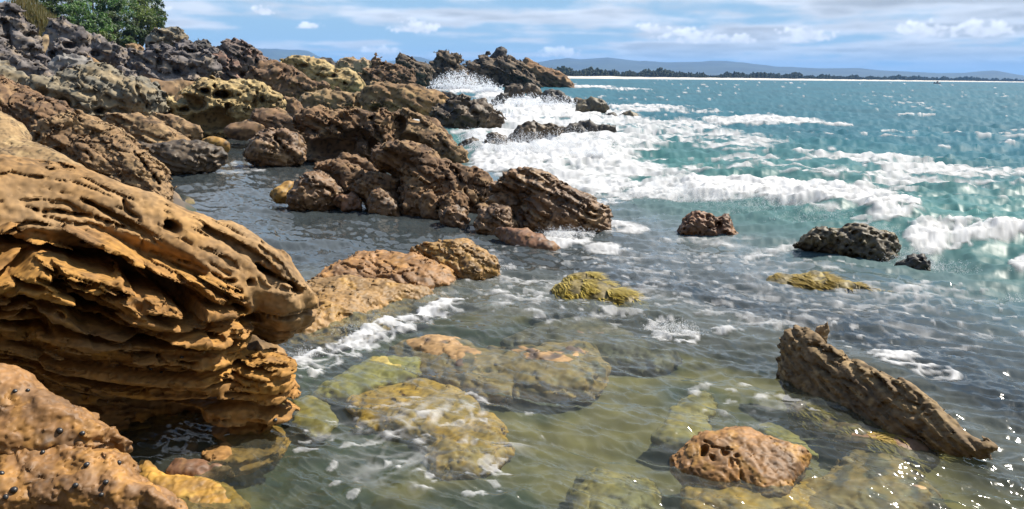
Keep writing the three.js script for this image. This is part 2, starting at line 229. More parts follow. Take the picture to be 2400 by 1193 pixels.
function foamAt(x, z) {
  let I = 0, hh = 0;
  for (const f of FOAM) {
    const dx = x - f[0], dz = z - f[1]; if (Math.abs(dx) > f[8] || Math.abs(dz) > f[8]) continue;
    const u = (dx * f[2] + dz * f[3]) * f[4], v = (-dx * f[3] + dz * f[2]) * f[5], e = u * u + v * v; if (e >= 1.4) continue;
    const w = e < 0.35 ? 1 : 1 - (e - 0.35) / 1.05; const q = w * w * (3 - 2 * w);
    if (f[6] * q > I) I = f[6] * q;
    if (f[7] * q > hh) hh = f[7] * q;
  }
  foamI = I; foamHt = hh;
}
// line of the first breaker: beyond it the water is deep
const BA = [1.2, -16.8], BB = [5.4, -8.3], bl = Math.hypot(BB[0] - BA[0], BB[1] - BA[1]), bn = [-(BB[1] - BA[1]) / bl, (BB[0] - BA[0]) / bl];
const offshore = (x, z) => (x - BA[0]) * bn[0] * 1 + (z - BA[1]) * bn[1] * 1;
const offshoreSign = Math.sign((20 - BA[0]) * bn[0] + (-30 - BA[1]) * bn[1]) || 1;
const seaward = (x, z) => offshoreSign * offshore(x, z);
const clarity = (x, z) => (0.97 - 0.34 * sst(-6.5, -10.5, z)) * (1 - sst(-4.4, -0.8, seaward(x, z) + 0.5 * noise(x * 0.5, 1, z * 0.5)));
function waveH(x, z, k, open) {
  // k: local cell size
  let h = 0;
  if (open > 0) {
    h += open * (0.24 * ridge((x + z * 0.35) * 0.085, 1.1, (z - x * 0.25) * 0.22, 2) + 0.20 * ridge((x + z * 0.4) * 0.3 + 5, 2.2, (z - x * 0.3) * 0.62, 3) + 0.16 * ridge((x + 0.3 * z) * 1.1, 4.2, (z - 0.2 * x) * 2.0, 3));
  }
  const near = 1 - 0.4 * open;
  h += near * (0.045 * noise((x + 0.3 * z) * 0.8, 6.1, (z - 0.4 * x) * 1.5) + 0.055 * ridge((x + 0.35 * z) * 1.7 + 0.3 * noise(x * 1.3, 1, z * 1.3), 3.3, (z - 0.5 * x) * 3.8, 2) + 0.024 * ridge((x + 0.4 * z) * 4.6 + 0.4 * noise(x * 3, 2, z * 3), 5.3, (z - 0.5 * x) * 9.5, 3));
  return h;
}
let seaPos, seaFoam;
{
  const rs = []; { let y = 1734 / 2.3; while (y > 0.42) { rs.push(1734 / y); y -= y > 3 ? (y < 150 ? 0.95 : 1.35) : 0.35; } } rs.push(5000, 8000, 12000);
  const as = []; for (let a = -80; a <= 80;) { as.push(a * Math.PI / 180); a += a < -36 || a > 36 ? 1.5 : 0.1; }
  const nr = rs.length, na = as.length, P = new Float32Array(nr * na * 3), T = new Float32Array(nr * na), Fi = new Float32Array(nr * na), Gr = new Float32Array(nr * na), Hf = new Float32Array(nr * na);
  for (let i = 0; i < nr; i++) { const r = rs[i]; for (let j = 0; j < na; j++) {
    const a = as[j], x = r * Math.sin(a), z = -r * Math.cos(a), o = i * na + j;
    const open = sst(-3, 2.5, seaward(x, z)) * sst(5, 9, r);
    let y = 0;
    Gr[o] = r < 210 ? (i % 3 && Gr[o - na] < -3 ? Gr[o - na] : groundBase(x, z)) : -9;
    if (r < 900) {
      foamAt(x, z); Fi[o] = foamI; Hf[o] = foamHt; if (open > 0.4 && r > 9) { const cr = ridge((x + z * 0.4) * 0.3 + 5, 2.2, (z - x * 0.3) * 0.62, 3); Fi[o] = Math.max(Fi[o], 0.64 * sst(0.50, 0.72, cr + 0.25 * noise(x * 0.05, 3, z * 0.12) - 0.16 * sst(7, 26, seaward(x, z))) * open); }
      y = waveH(x, z, 0, open) * (r > 150 ? 0.8 : 1) + 0.3 * foamHt * (0.75 + 0.5 * noise(x * 0.7, 2, z * 0.7));
      y *= 1 - 0.7 * sst(0.0, 0.25, Gr[o] + 0.3) * (r < 25 ? 1 : 0);
    }
    P[o * 3] = x; P[o * 3 + 1] = y; P[o * 3 + 2] = z;
    T[o] = r < 60 ? clarity(x, z) : 0;
  } }
  const part = (keep, color, name, label, mat, withUv) => {
    const map = new Int32Array(nr * na).fill(-1), pos = [], col = [], uv = [], idx = [];
    const vid = (o) => { if (map[o] < 0) { map[o] = pos.length / 3; pos.push(P[o * 3], P[o * 3 + 1], P[o * 3 + 2]); color(o, col); if (withUv) uv.push((P[o * 3] + 14) / 28, (-P[o * 3 + 2]) / 28); } return map[o]; };
    for (let i = 0; i + 1 < nr; i++) for (let j = 0; j + 1 < na; j++) {
      const a = i * na + j, b = a + 1, c = a + na, d = c + 1; if (Gr[a] > 0.35 && Gr[d] > 0.35) continue;
      if (!keep(a, d)) continue;
      idx.push(vid(a), vid(b), vid(c), vid(b), vid(d), vid(c));
    }
    const g = geom(new Float32Array(pos), new Uint32Array(idx), new Float32Array(col), withUv ? uv : null);
    return add(new THREE.Mesh(g, mat), name, label, null, 'structure');
  };
  const waterCol = (o, col) => {
    const x = P[o * 3], z = P[o * 3 + 2], r = Math.hypot(x, z), s = seaward(x, z), t = T[o] / 0.97;
    const deep = sst(0, 16, s), n = 0.5 * noise(x * 0.12, 3, z * 0.3) + 0.3 * noise(x * 0.5, 3, z * 1.1);
    const teal = sst(-2.4, 1.2, s); let R = mix(mix(0.125, 0.06, teal), 0.008, deep), G = mix(mix(0.155, 0.18, teal), 0.112, deep), B = mix(mix(0.165, 0.175, teal), 0.155, deep);
    const k = 0.66 + 0.24 * n; R *= k; G *= k; B *= k;
    const tt = sst(0.72, 1.0, t);
    col.push(mix(R, 0.64, tt), mix(G, 0.70, tt), mix(B, 0.60, tt));
  };
  const tex = (() => { const n = 512, d = new Uint8Array(n * n * 4); for (let i = 0; i < n; i++) for (let j = 0; j < n; j++) { const x = (j + 0.5) / n * 28 - 14, z = -(i + 0.5) / n * 28; const v = Math.round(255 * clarity(x, z)); d.set([v, v, v, 255], (i * n + j) * 4); } const t = new THREE.DataTexture(d, n, n); t.magFilter = THREE.LinearFilter; t.needsUpdate = true; return t; })();
  const shallow = new THREE.MeshPhysicalMaterial({ name: 'shallow water', vertexColors: true, roughness: 0.11, ior: 1.33, transmission: 1, thickness: 0, transmissionMap: tex });
  const deepM = new THREE.MeshPhysicalMaterial({ name: 'sea water', vertexColors: true, roughness: 0.45, ior: 1.33, specularIntensity: 0.55 });
  const isClear = (a, d) => T[a] > 0.004 || T[d] > 0.004;
  part((a, d) => isClear(a, d), waterCol, 'shallow_water', 'clear grey-green water over the submerged rocks', shallow, true);
  part((a, d) => !isClear(a, d), waterCol, 'sea', 'choppy turquoise sea', deepM, false);
  // foam lying on the water
  const map = new Int32Array(nr * na).fill(-1), pos = [], col = [], idx = [], alpha = new Float32Array(nr * na);
  for (let o = 0; o < nr * na; o++) if (Fi[o] > 0.2) {
    const x = P[o * 3], z = P[o * 3 + 2], r = Math.hypot(x, z), I = Fi[o], sx = x + z * 0.3, sz = z - x * 0.25;
    const wx = 0.35 * noise(sx * 0.9, 1, sz * 0.9) + 0.12 * noise(sx * 3, 1, sz * 3), wz = 0.35 * noise(sx * 0.9, 5, sz * 0.9) + 0.12 * noise(sx * 3, 5, sz * 3);
    const q = sst(6, 11, r), lowf = 0.75 * ridge((sx + wx) * 0.6, 7.7, (sz + wz) * 0.8, 5) + 0.7 * fbm(sx * 1.7 + 4, 2.2, sz * 2.2, 5), hif = r < 11 ? 0.7 * fbm((sx + wx) * 3.2, 7.7, (sz + wz) * 3.6, 5) + 0.8 * noise(sx * 4.5, 2, sz * 5.5) + 0.1 : 0, n = mix(hif, lowf, q);
    const tear = fbm(sx * 4.1, 3, sz * 5.3, 4), body = sst(0.0, 0.22, I - 0.72 + 0.80 * n * (1.15 - 0.4 * I) + 0.35 * tear);
    const fq = r > 22 ? 0.75 : 1.7, e = cells((sx + wx) * fq, 0.5, (sz + wz) * fq * 1.25)[0], e2 = r < 16 ? cells((sx + wx * 0.5) * fq * 2.6, 3.5, (sz + wz * 0.5) * fq * 2.6)[0] : 1;
    const lace = Math.max(1 - sst(0.02, 0.14, e), 0.8 * (1 - sst(0.03, 0.16, e2))) * sst(0.42, 0.70, I + 0.30 * lowf) * 0.75;
    let spot = 0;
    if (r < 10 && I > 0.25) { const c1 = cells((sx + wx * 0.9) * 3.2, 9.5, (sz + wz * 0.9) * 6.5); if (c1[1] > 0.68) spot = 0.33 * sst(0.40, 0.30, c1[2] + 0.30 * noise(sx * 9, 4, sz * 14) + 0.15 * noise(sx * 22, 4, sz * 30)) * sst(0.27, 0.36, I + 0.3 * lowf); const c2 = cells((sx + wx * 0.4) * 9, 1.5, (sz + wz * 0.4) * 11); if (c2[1] > 0.8) spot = Math.max(spot, 0.42 * sst(0.40, 0.26, c2[2] + 0.35 * noise(sx * 20, 7, sz * 26)) * sst(0.27, 0.36, I + 0.4 * lowf)); }
    alpha[o] = Math.max(spot, body * mix(0.55, 0.97, sst(0.45, 0.95, I * 0.9 + 0.6 * tear)), lace);
  }
  const vid = (o) => { if (map[o] < 0) {
    map[o] = pos.length / 3; const x = P[o * 3], z = P[o * 3 + 2], r = Math.hypot(x, z), al = alpha[o], lump = 0.45 * Hf[o] * al;
    const fine = 1 / Math.max(0.10, r * r / 1734 * 1.9);
    const y = P[o * 3 + 1] + 0.005 + 0.012 * al + lump * (0.5 * Math.max(0, fbm(x * 1.4, 3, z * 1.4, 4) + 0.25) + 0.35 * Math.abs(noise(x * fine * 0.9 + z, 5, z * fine * 0.6)) + 0.35 * Math.abs(noise(x * fine * 2.1 + 0.6 * z * fine, 6, z * fine * 1.1)));
    pos.push(x, y, z); const q = 0.47 + 0.30 * fbm(x * 3.3, 3, z * 4.3, 4) + 0.16 * noise(x * fine * 3, 2, z * fine * 3); col.push(q, q * 1.005, q * 1.01, al);
  } return map[o]; };
  for (let i = 0; i + 1 < nr; i++) for (let j = 0; j + 1 < na; j++) {
    const a = i * na + j, b = a + 1, c = a + na, d = c + 1; if (Gr[a] > 0.35 && Gr[d] > 0.35) continue;
    if (alpha[a] + alpha[b] + alpha[c] + alpha[d] < 0.03) continue;
    idx.push(vid(a), vid(b), vid(c), vid(b), vid(d), vid(c));
  }
  const g = geom(new Float32Array(pos), new Uint32Array(idx), new Float32Array(col), null, 4);
  add(new THREE.Mesh(g, new THREE.MeshStandardMaterial({ name: 'foam', vertexColors: true, roughness: 0.85, transparent: true })), 'sea_foam', 'white foam streaks and churned whitewater on the sea', 'foam', 'stuff');
  console.log('sea', nr, na, pos.length / 3);
}

// ---------------------------------------------------------------- rocks
const PAL = { // three tones each: main, second, accent (linear)
  hero: [[0.40, 0.205, 0.058], [0.28, 0.155, 0.06], [0.50, 0.255, 0.055]], wetbrown: [[0.31, 0.155, 0.05], [0.235, 0.122, 0.046], [0.40, 0.2, 0.05]], ochre: [[0.45, 0.242, 0.044], [0.36, 0.195, 0.048], [0.5, 0.307, 0.072]],
  redbrown: [[0.25, 0.121, 0.06], [0.19, 0.102, 0.056], [0.3, 0.158, 0.064]], golden: [[0.4, 0.233, 0.052], [0.31, 0.205, 0.064], [0.48, 0.251, 0.04]], wetgold: [[0.36, 0.2, 0.06], [0.29, 0.17, 0.06], [0.43, 0.24, 0.055]],
  olive: [[0.24, 0.18, 0.055], [0.15, 0.12, 0.05], [0.38, 0.28, 0.05]], darkolive: [[0.15, 0.115, 0.065], [0.09, 0.075, 0.05], [0.24, 0.19, 0.10]], wetdark: [[0.075, 0.062, 0.05], [0.05, 0.045, 0.04], [0.11, 0.09, 0.06]],
  logbrown: [[0.22, 0.145, 0.07], [0.15, 0.098, 0.05], [0.33, 0.225, 0.105]], tan: [[0.36, 0.237, 0.112], [0.28, 0.181, 0.088], [0.43, 0.298, 0.144]], orangebrown: [[0.34, 0.165, 0.045], [0.26, 0.13, 0.042], [0.42, 0.22, 0.05]],
  goldsub: [[0.66, 0.35, 0.06], [0.52, 0.30, 0.075], [0.74, 0.38, 0.045]], pinksub: [[0.42, 0.25, 0.10], [0.33, 0.2, 0.085], [0.06, 0.05, 0.055]], weedsub: [[0.42, 0.32, 0.08], [0.31, 0.25, 0.08], [0.5, 0.36, 0.07]], dusksub: [[0.38, 0.27, 0.09], [0.28, 0.215, 0.09], [0.46, 0.31, 0.075]], pinkbrown: [[0.33, 0.186, 0.088], [0.25, 0.153, 0.076], [0.07, 0.0512, 0.044]], weed: [[0.33, 0.30, 0.07], [0.24, 0.22, 0.07], [0.40, 0.35, 0.07]], duskweed: [[0.27, 0.21, 0.075], [0.21, 0.18, 0.08], [0.32, 0.24, 0.07]], redweed: [[0.22, 0.121, 0.06], [0.15, 0.0744, 0.048], [0.36, 0.242, 0.048]],
  greybrown: [[0.155, 0.112, 0.072], [0.11, 0.0837, 0.06], [0.21, 0.144, 0.084]], brown: [[0.25, 0.142, 0.068], [0.175, 0.102, 0.054], [0.33, 0.205, 0.098]], tanbrown: [[0.32, 0.2, 0.095], [0.24, 0.145, 0.072], [0.39, 0.26, 0.13]], tanorange: [[0.34, 0.2, 0.08], [0.25, 0.149, 0.068], [0.4, 0.26, 0.112]],
  darkbrown: [[0.125, 0.0856, 0.0496], [0.085, 0.0605, 0.0384], [0.18, 0.121, 0.064]], yellow: [[0.47, 0.339, 0.148], [0.38, 0.265, 0.116], [0.54, 0.409, 0.192]], greytan: [[0.28, 0.23, 0.15], [0.23, 0.205, 0.155], [0.36, 0.27, 0.15]], cream: [[0.46, 0.326, 0.176], [0.36, 0.242, 0.132], [0.52, 0.391, 0.224]],
  darkgrey: [[0.085, 0.08, 0.078], [0.06, 0.056, 0.055], [0.14, 0.115, 0.09]], purplegrey: [[0.215, 0.185, 0.168], [0.14, 0.12, 0.115], [0.34, 0.26, 0.18]], palegrey: [[0.27, 0.25, 0.225], [0.20, 0.182, 0.172], [0.34, 0.30, 0.24]], redgrey: [[0.225, 0.149, 0.112], [0.145, 0.112, 0.092], [0.3, 0.167, 0.112]],
};
// relief of each kind of rock, as shares of the rock's half thickness
const KIND = {
  pit: { f: 0.21, s: 0.09, sh: 0.3, pk: 0.10, pks: 0.15, pit: 0.05, pits: 0.10, bl: 0.13, bls: 0.75, cr: 0.15 },
  smooth: { f: 0.2, s: 0.045, sh: 0.2, pk: 0.05, pks: 0.1, pit: 0.02, pits: 0.08, bl: 0, bls: 1, cr: 0.03 },
  sub: { f: 0.34, s: 0.02, sh: 0.4, pk: 0.03, pks: 0.3, pit: 0.01, pits: 0.14, bl: 0.10, bls: 0.7, cr: 0.08 },
  rough: { f: 0.24, s: 0.13, sh: 0.3, pk: 0.15, pks: 0.16, pit: 0.03, pits: 0.09, bl: 0.2, bls: 0.6, cr: 0.15 },
  block: { f: 0.15, s: 0.13, sh: 0.26, pk: 0.16, pks: 0.13, pit: 0, pits: 0.1, bl: 0.42, bls: 0.5, cr: 0.1 },
  layer: { f: 0.16, s: 0.24, sh: 0.26, pk: 0.16, pks: 0.13, pit: 0.015, pits: 0.1, bl: 0.08, bls: 0.8, cr: 0.08 },
  hero: { f: 0.10, s: 0, sh: 0.13, pk: 0, pks: 0.085, pit: 0, pits: 0.04, bl: 0, bls: 1, x: 0.3 },
  log: { f: 0.12, s: 0.3, sh: 0.3, pk: 0.16, pks: 0.13, pit: 0.02, pits: 0.12, bl: 0, bls: 1, cr: 0.05 },
  honey: { f: 0.2, s: 0.02, sh: 0.4, pk: 0.06, pks: 0.2, pit: 0.26, pits: 0.2, bl: 0.05, bls: 0.7, cr: 0.05 },
  tafoni: { f: 0.22, s: 0.04, sh: 0.4, pk: 0.14, pks: 0.16, pit: 0.13, pits: 0.1, bl: 0.05, bls: 0.8, cr: 0.05 },
};
const BD = new THREE.Vector3(0.42, 0.88, 0.2).normalize(), BS = new THREE.Vector3(0.88, -0.44, 0.1), BT = new THREE.Vector3();
BS.addScaledVector(BD, -BS.dot(BD)).normalize(); BT.crossVectors(BD, BS);
function polyDist(p, u, v) {
  let d = 1e9, s = 1; const n = p.length / 2;
  for (let i = 0, j = n - 1; i < n; j = i++) {
    const xi = p[2 * i], yi = p[2 * i + 1], ex = p[2 * j] - xi, ey = p[2 * j + 1] - yi, wx = u - xi, wy = v - yi;
    let t = (wx * ex + wy * ey) / (ex * ex + ey * ey + 1e-12); t = t < 0 ? 0 : t > 1 ? 1 : t;
    const bx = wx - ex * t, by = wy - ey * t, q = bx * bx + by * by; if (q < d) d = q;
    const c1 = v >= yi, c2 = v < p[2 * j + 1], c3 = ex * wy > ey * wx;
    if ((c1 && c2 && c3) || (!c1 && !c2 && !c3)) s = -s;
  }
  return s * Math.sqrt(d);
}
const SPH = [];
function makeComp([o, U, V, p, tf, rf], c) {
  let u0 = 1e9, u1 = -1e9, v0 = 1e9, v1 = -1e9;
  for (let i = 0; i < p.length; i += 2) { u0 = Math.min(u0, p[i]); u1 = Math.max(u1, p[i]); v0 = Math.min(v0, p[i + 1]); v1 = Math.max(v1, p[i + 1]); }
  const W = [U[1] * V[2] - U[2] * V[1], U[2] * V[0] - U[0] * V[2], U[0] * V[1] - U[1] * V[0]];
  const st = Math.max(c * 1.5, Math.max(u1 - u0, v1 - v0) / 240), m = 0.12 * Math.max(u1 - u0, v1 - v0) + 4 * c; u0 -= m; u1 += m; v0 -= m; v1 += m;
  const nu = Math.ceil((u1 - u0) / st) + 2, nv = Math.ceil((v1 - v0) / st) + 2, D = new Float32Array(nu * nv); let inr = 0;
  for (let j = 0; j < nv; j++) for (let i = 0; i < nu; i++) { const d = polyDist(p, u0 + i * st, v0 + j * st); D[j * nu + i] = d; if (-d > inr) inr = -d; }
  return { o, U, V, W, u0, u1, v0, v1, st, nu, nv, D, inr, R: inr * rf, ht: inr * tf };
}
function samp(C, D, u, v) {
  let a = (u - C.u0) / C.st, b = (v - C.v0) / C.st; a = a < 0 ? 0 : a > C.nu - 1.001 ? C.nu - 1.001 : a; b = b < 0 ? 0 : b > C.nv - 1.001 ? C.nv - 1.001 : b;
  const i = a | 0, j = b | 0, k = j * C.nu + i; a -= i; b -= j;
  return (D[k] * (1 - a) + D[k + 1] * a) * (1 - b) + (D[k + C.nu] * (1 - a) + D[k + C.nu + 1] * a) * b;
}
function buildRock([name, label, kind, pal, wet, px, r, comps, cuts, holes, quiet], no) {
  const c = Math.max(0.004, px * r / 788), K = KIND[kind], CS = comps.map((q) => makeComp(q, c)), A = CS[0], L = A.inr, off = no * 17.31;
  // carved cracks and hollows, as depth over the outline plane
  let cut = null, cutMax = 0;
  if (cuts.length || holes.length) {
    cut = new Float32Array(A.nu * A.nv);
    for (let j = 0; j < A.nv; j++) for (let i = 0; i < A.nu; i++) {
      let u = A.u0 + i * A.st, v = A.v0 + j * A.st, best = 0;
      const jit = L * 0.05; u += jit * fbm(u / L * 5 + off, v / L * 5, 1, 3) * 2; v += jit * fbm(u / L * 5, v / L * 5 + off, 9, 3) * 2;
      for (const [w, d, p] of cuts) for (let q = 0; q + 3 < p.length; q += 2) {
        const ex = p[q + 2] - p[q], ey = p[q + 3] - p[q + 1], wx = u - p[q], wy = v - p[q + 1]; let t = (wx * ex + wy * ey) / (ex * ex + ey * ey + 1e-9); t = t < 0 ? 0 : t > 1 ? 1 : t;
        const dd = Math.hypot(wx - ex * t, wy - ey * t), ww = Math.max(w, A.st * 0.7) * (0.75 + 0.5 * noise(u / L * 4, v / L * 4, off)), s = d * (1 - sst(ww * 0.55, ww * 1.15, dd)); if (s > best) best = s;
      }
      for (const [hu, hv, ru, rv, d] of holes) { const e = Math.hypot((u - hu) / Math.max(ru, A.st), (v - hv) / Math.max(rv, A.st)), s = d * (1 - sst(0.6, 1.12, e)); if (s > best) best = s; }
      cut[j * A.nu + i] = best; if (best > cutMax) cutMax = best;
    }
  }
  // box of the grid in A's frame
  let lo = [1e9, 1e9, 1e9], hi = [-1e9, -1e9, -1e9];
  for (const C of CS) for (const u of [C.u0, C.u1]) for (const v of [C.v0, C.v1]) for (const w of [-C.ht * 1.3, C.ht * 1.3]) {
    const P = [0, 1, 2].map((k) => C.o[k] + C.U[k] * u + C.V[k] * v + C.W[k] * w - A.o[k]);
    [A.U, A.V, A.W].forEach((X, k) => { const t = P[0] * X[0] + P[1] * X[1] + P[2] * X[2]; lo[k] = Math.min(lo[k], t); hi[k] = Math.max(hi[k], t); });
  }
  const n = [0, 1, 2].map((k) => Math.ceil((hi[k] - lo[k]) / c) + 3), [nx, ny, nz] = n, sx = 1, sy = nx, sz = nx * ny;
  const bias = L * (0.22 * K.pk + 0.3 * K.pit + 0.3 * K.s + 0.06 * K.bl), carve = L * (1.4 * K.pk + 1.45 * K.pit + K.s + K.bl * 1.1 + K.f * 0.7) + cutMax + c + (K.x || 0) + L * (K.cr || 0), grow = L * (K.f * 0.8 + K.s * 0.35 + K.bl * 0.35) + bias + c + (K.x ? 0.06 : 0);
  const calm = quiet ? (u, v) => 1 - 0.9 * sst(0.05 * L, -0.05 * L, polyDist(quiet, u, v) + 0.08 * L * noise(u * 4, v * 4, 2)) : null;
  const gm = name.startsWith('ledge_rock') || name.startsWith('foreground') ? 0.65 : kind === 'hero' ? 0.6 : kind === 'smooth' || kind === 'sub' || kind === 'log' ? 0.5 : 1.0;
  const inward = Math.min(1.1, Math.max(0, Math.hypot(A.V[0], A.V[2]) / Math.max(0.3, A.V[1]))) * (A.V[1] < 0.5 ? 0.4 : 1); // hollows run level into the rock
  const rel = CS.map((C) => ({ C, d: [0, 1, 2].map((k) => A.o[k] - C.o[k]) }));
  const base = (a, b, w0) => {
    const d2 = samp(A, A.D, a, b), q1 = d2 + A.R, q2 = Math.abs(w0) * A.R / A.ht; let f = (q1 > 0 ? Math.sqrt(q1 * q1 + q2 * q2) : q2) - A.R;
    for (let k = 1; k < rel.length; k++) {
      const { C, d } = rel[k], X = d[0] + A.U[0] * a + A.V[0] * b + A.W[0] * w0, Y = d[1] + A.U[1] * a + A.V[1] * b + A.W[1] * w0, Z = d[2] + A.U[2] * a + A.V[2] * b + A.W[2] * w0;
      const u = X * C.U[0] + Y * C.U[1] + Z * C.U[2], v = X * C.V[0] + Y * C.V[1] + Z * C.V[2], w = X * C.W[0] + Y * C.W[1] + Z * C.W[2];
      if (u < C.u0 || u > C.u1 || v < C.v0 || v > C.v1) continue;
      const q1 = samp(C, C.D, u, v) + C.R, q2 = Math.abs(w) * C.R / C.ht, g = (q1 > 0 ? Math.sqrt(q1 * q1 + q2 * q2) : q2) - C.R;
      const kk = 0.05, h = Math.max(kk - Math.abs(f - g), 0) / kk; f = Math.min(f, g) - h * h * kk * 0.25;
    }
    return f;
  };
  // coarse look first: blocks far from the surface are skipped
  const ST = 8, mx = Math.ceil(nx / ST) + 1, my = Math.ceil(ny / ST) + 1, mz = Math.ceil(nz / ST) + 1, coarse = new Float32Array(mx * my * mz), reach = ST * c * 1.5 * Math.max(1, ...CS.map((C) => C.R / C.ht));
  for (let z = 0, q = 0; z < mz; z++) for (let y = 0; y < my; y++) for (let x = 0; x < mx; x++, q++) coarse[q] = base(lo[0] + (x + 0.5) * ST * c, lo[1] + (y + 0.5) * ST * c, lo[2] + (z + 0.5) * ST * c);
  const skip = coarse.map((f) => (f < -carve - 2 * c - reach ? -1 : f > grow + 2 * c + reach ? 1 : 0));
  const ring = [0, 1, 2].map(() => new Float32Array(sz)), Fr = [new Float32Array(sz), new Float32Array(sz)];
  const fillBase = (z) => { const T = ring[z % 3], w0 = lo[2] + z * c, zb = (z / ST | 0) * mx * my; for (let y = 0, q = 0; y < ny; y++) { const yb = zb + (y / ST | 0) * mx, b = lo[1] + y * c; for (let x = 0; x < nx; x++, q++) { const k = skip[yb + (x / ST | 0)]; T[q] = k ? k * 99 : base(lo[0] + x * c, b, w0); } } };
  const maxOct = Math.max(2, Math.min(7, Math.floor(Math.log2(L * 1.1 / (2.2 * c))) + 1));
  const fineP = Math.max(K.pits * L, 3.2 * c), finePk = Math.max(K.pks * L, 3 * c);
  const carveSlice = (z) => { const B0 = ring[z % 3], Bm = ring[(z + 2) % 3], Bp = ring[(z + 1) % 3], F = Fr[z % 2]; F.set(B0); for (let y = 1; y < ny - 1; y++) for (let x = 1, q = y * sy + 1; x < nx - 1; x++, q++) {
    const f = B0[q]; if (f < -carve - 2 * c || f > grow + 2 * c) continue;
    const a = lo[0] + x * c, b = lo[1] + y * c, w0 = lo[2] + z * c;
    const X = A.o[0] + A.U[0] * a + A.V[0] * b + A.W[0] * w0, Y = A.o[1] + A.U[1] * a + A.V[1] * b + A.W[1] * w0, Z = A.o[2] + A.U[2] * a + A.V[2] * b + A.W[2] * w0;
    // direction of the plain surface
    let gx = B0[q + sx] - B0[q - sx], gy = B0[q + sy] - B0[q - sy], gz = Bp[q] - Bm[q]; const gl = Math.hypot(gx, gy, gz) + 1e-9;
    const nX = (A.U[0] * gx + A.V[0] * gy + A.W[0] * gz) / gl, nY = (A.U[1] * gx + A.V[1] * gy + A.W[1] * gz) / gl, nZ = (A.U[2] * gx + A.V[2] * gy + A.W[2] * gz) / gl;
    const across = nX * BD.x + nY * BD.y + nZ * BD.z, side = 1 - 0.85 * across * across;
    const k = 1 / L, cm = calm ? calm(a, b) : 1; let D = -bias * cm + gm * (0.75 * c * noise(X / (2.3 * c), Y / (2.3 * c), Z / (2.3 * c)) + 1.15 * c * noise(X / (5.3 * c), Y / (5.3 * c), Z / (5.3 * c)));
    // broad form
    { let s = 0, am = 0.5, fx = X * k * 0.9 + off, fy = Y * k * 0.9, fz = Z * k * 0.9; for (let i = 0; i < maxOct; i++) { s += am * noise(fx, fy, fz); fx = fx * 2.03 + 5.1; fy = fy * 2.03 + 1.3; fz = fz * 2.03 + 7.7; am *= kind === 'hero' ? 0.40 : 0.52; } D -= K.f * L * s * 1.3; }
    if (kind === 'hero') {
      // beds run parallel to the rock's long upper edge
      const b2 = b + (w0 - 0.75 * A.ht) * 1.12; let t = 1e9; for (let q = 0; q + 3 < EDGE.length; q += 2) { const ex = EDGE[q + 2] - EDGE[q], ey = EDGE[q + 3] - EDGE[q + 1], wx = a - EDGE[q], wy = b2 - EDGE[q + 1]; let h = (wx * ex + wy * ey) / (ex * ex + ey * ey); h = h < 0 ? 0 : h > 1 ? 1 : h; const dd = Math.hypot(wx - ex * h, wy - ey * h); if (dd < t) t = dd; }
      const base2 = sst(0.95, 0.7, Y); t = mix(t, 1.5 - Y * 1.25 - 0.22 * X, base2); t += 0.05 * noise(a * 1.4, b2 * 1.4, 3.1) + 0.012 * noise(a * 6, b2 * 6, 1.7);
      const lam = t / 0.034 + 0.7 * noise(a * 3, t * 6, 1), lf = lam - Math.floor(lam), br = noise(a * 9, b * 9, w0 * 9);
      const m1 = noise(a * 1.2, t * 10.5, w0 * 0.6 + 4) + 0.4 * noise(a * 4.5, t * 22, w0 * 1.5), m2 = noise(a * 3.0, t * 24, w0 * 2 + 9) + 0.45 * noise(a * 11, t * 50, w0 * 5);
      const dA = samp(A, A.D, a, b), face = Y < 0.75 && dA > -0.1 ? 1 : (w0 > -A.ht * 0.5 ? 1 : 0) * sst(0.02, 0.22, -dA);
      D += cm * cm * (0.2 + 0.8 * face) * (1 - 0.45 * base2) * (0.24 * sst(-0.02, 0.07, m1 + 0.08 * br) + 0.07 * sst(0.03, 0.10, m2 + 0.1 * br) - 0.09);
      D += face * (0.26 + 0.5 * cm) * 0.009 * (lf < 0.7 ? 1 - lf / 0.7 : (lf - 0.7) / 0.3) * sst(-0.1, 0.25, noise(a * 2, t * 5, 7));
      D += face * (1 - cm) * (0.022 * sst(0.36, 0.46, m2 + 0.1 * br) + 0.05 * sst(0.46, 0.55, m1 + 0.15 * br));
      const pm = noise(X * 16, Y * 16, Z * 16); if (pm > 0.2) D += 0.025 * cm * sst(0.22, 0.36, pm);
    }
    // beds
    const S = X * BD.x + Y * BD.y + Z * BD.z, s1 = X * BS.x + Y * BS.y + Z * BS.z, s2 = X * BT.x + Y * BT.y + Z * BT.z;
    if (K.s) {
      const t = S / (K.sh * L) + 0.55 * noise(s1 * k * 0.8, s2 * k * 0.8, S * k + off), t2 = t * 2.7 + 0.4 * noise(s1 * k * 2, s2 * k * 2, off);
      const fr = t - Math.floor(t), fr2 = t2 - Math.floor(t2), on = 0.35 + 0.65 * sst(-0.25, 0.3, noise(s1 * k * 1.1 + 3, s2 * k * 1.1, S * k * 2.5));
      D += cm * K.s * L * side * on * (0.75 * (fr < 0.75 ? 1 - fr / 0.75 : (fr - 0.75) / 0.25) + 0.35 * (fr2 < 0.7 ? 1 - fr2 / 0.7 : (fr2 - 0.7) / 0.3) - 0.35);
    }
    // lens-shaped hollows drawn out along the beds
    if (K.pk) { const e = finePk, m = noise(s1 / (e * 4.2), s2 / (e * 3), S / e + off); if (m > 0.12) D += cm * K.pk * L * (0.3 + 0.7 * side) * sst(0.14, 0.30, m); const m2 = noise(s1 / (e * 1.8) + 7, s2 / (e * 1.4), S / (e * 0.42) + off); if (m2 > 0.2) D += 0.4 * Math.max(cm, 0.3) * K.pk * L * (0.25 + 0.75 * side) * sst(0.2, 0.36, m2); }
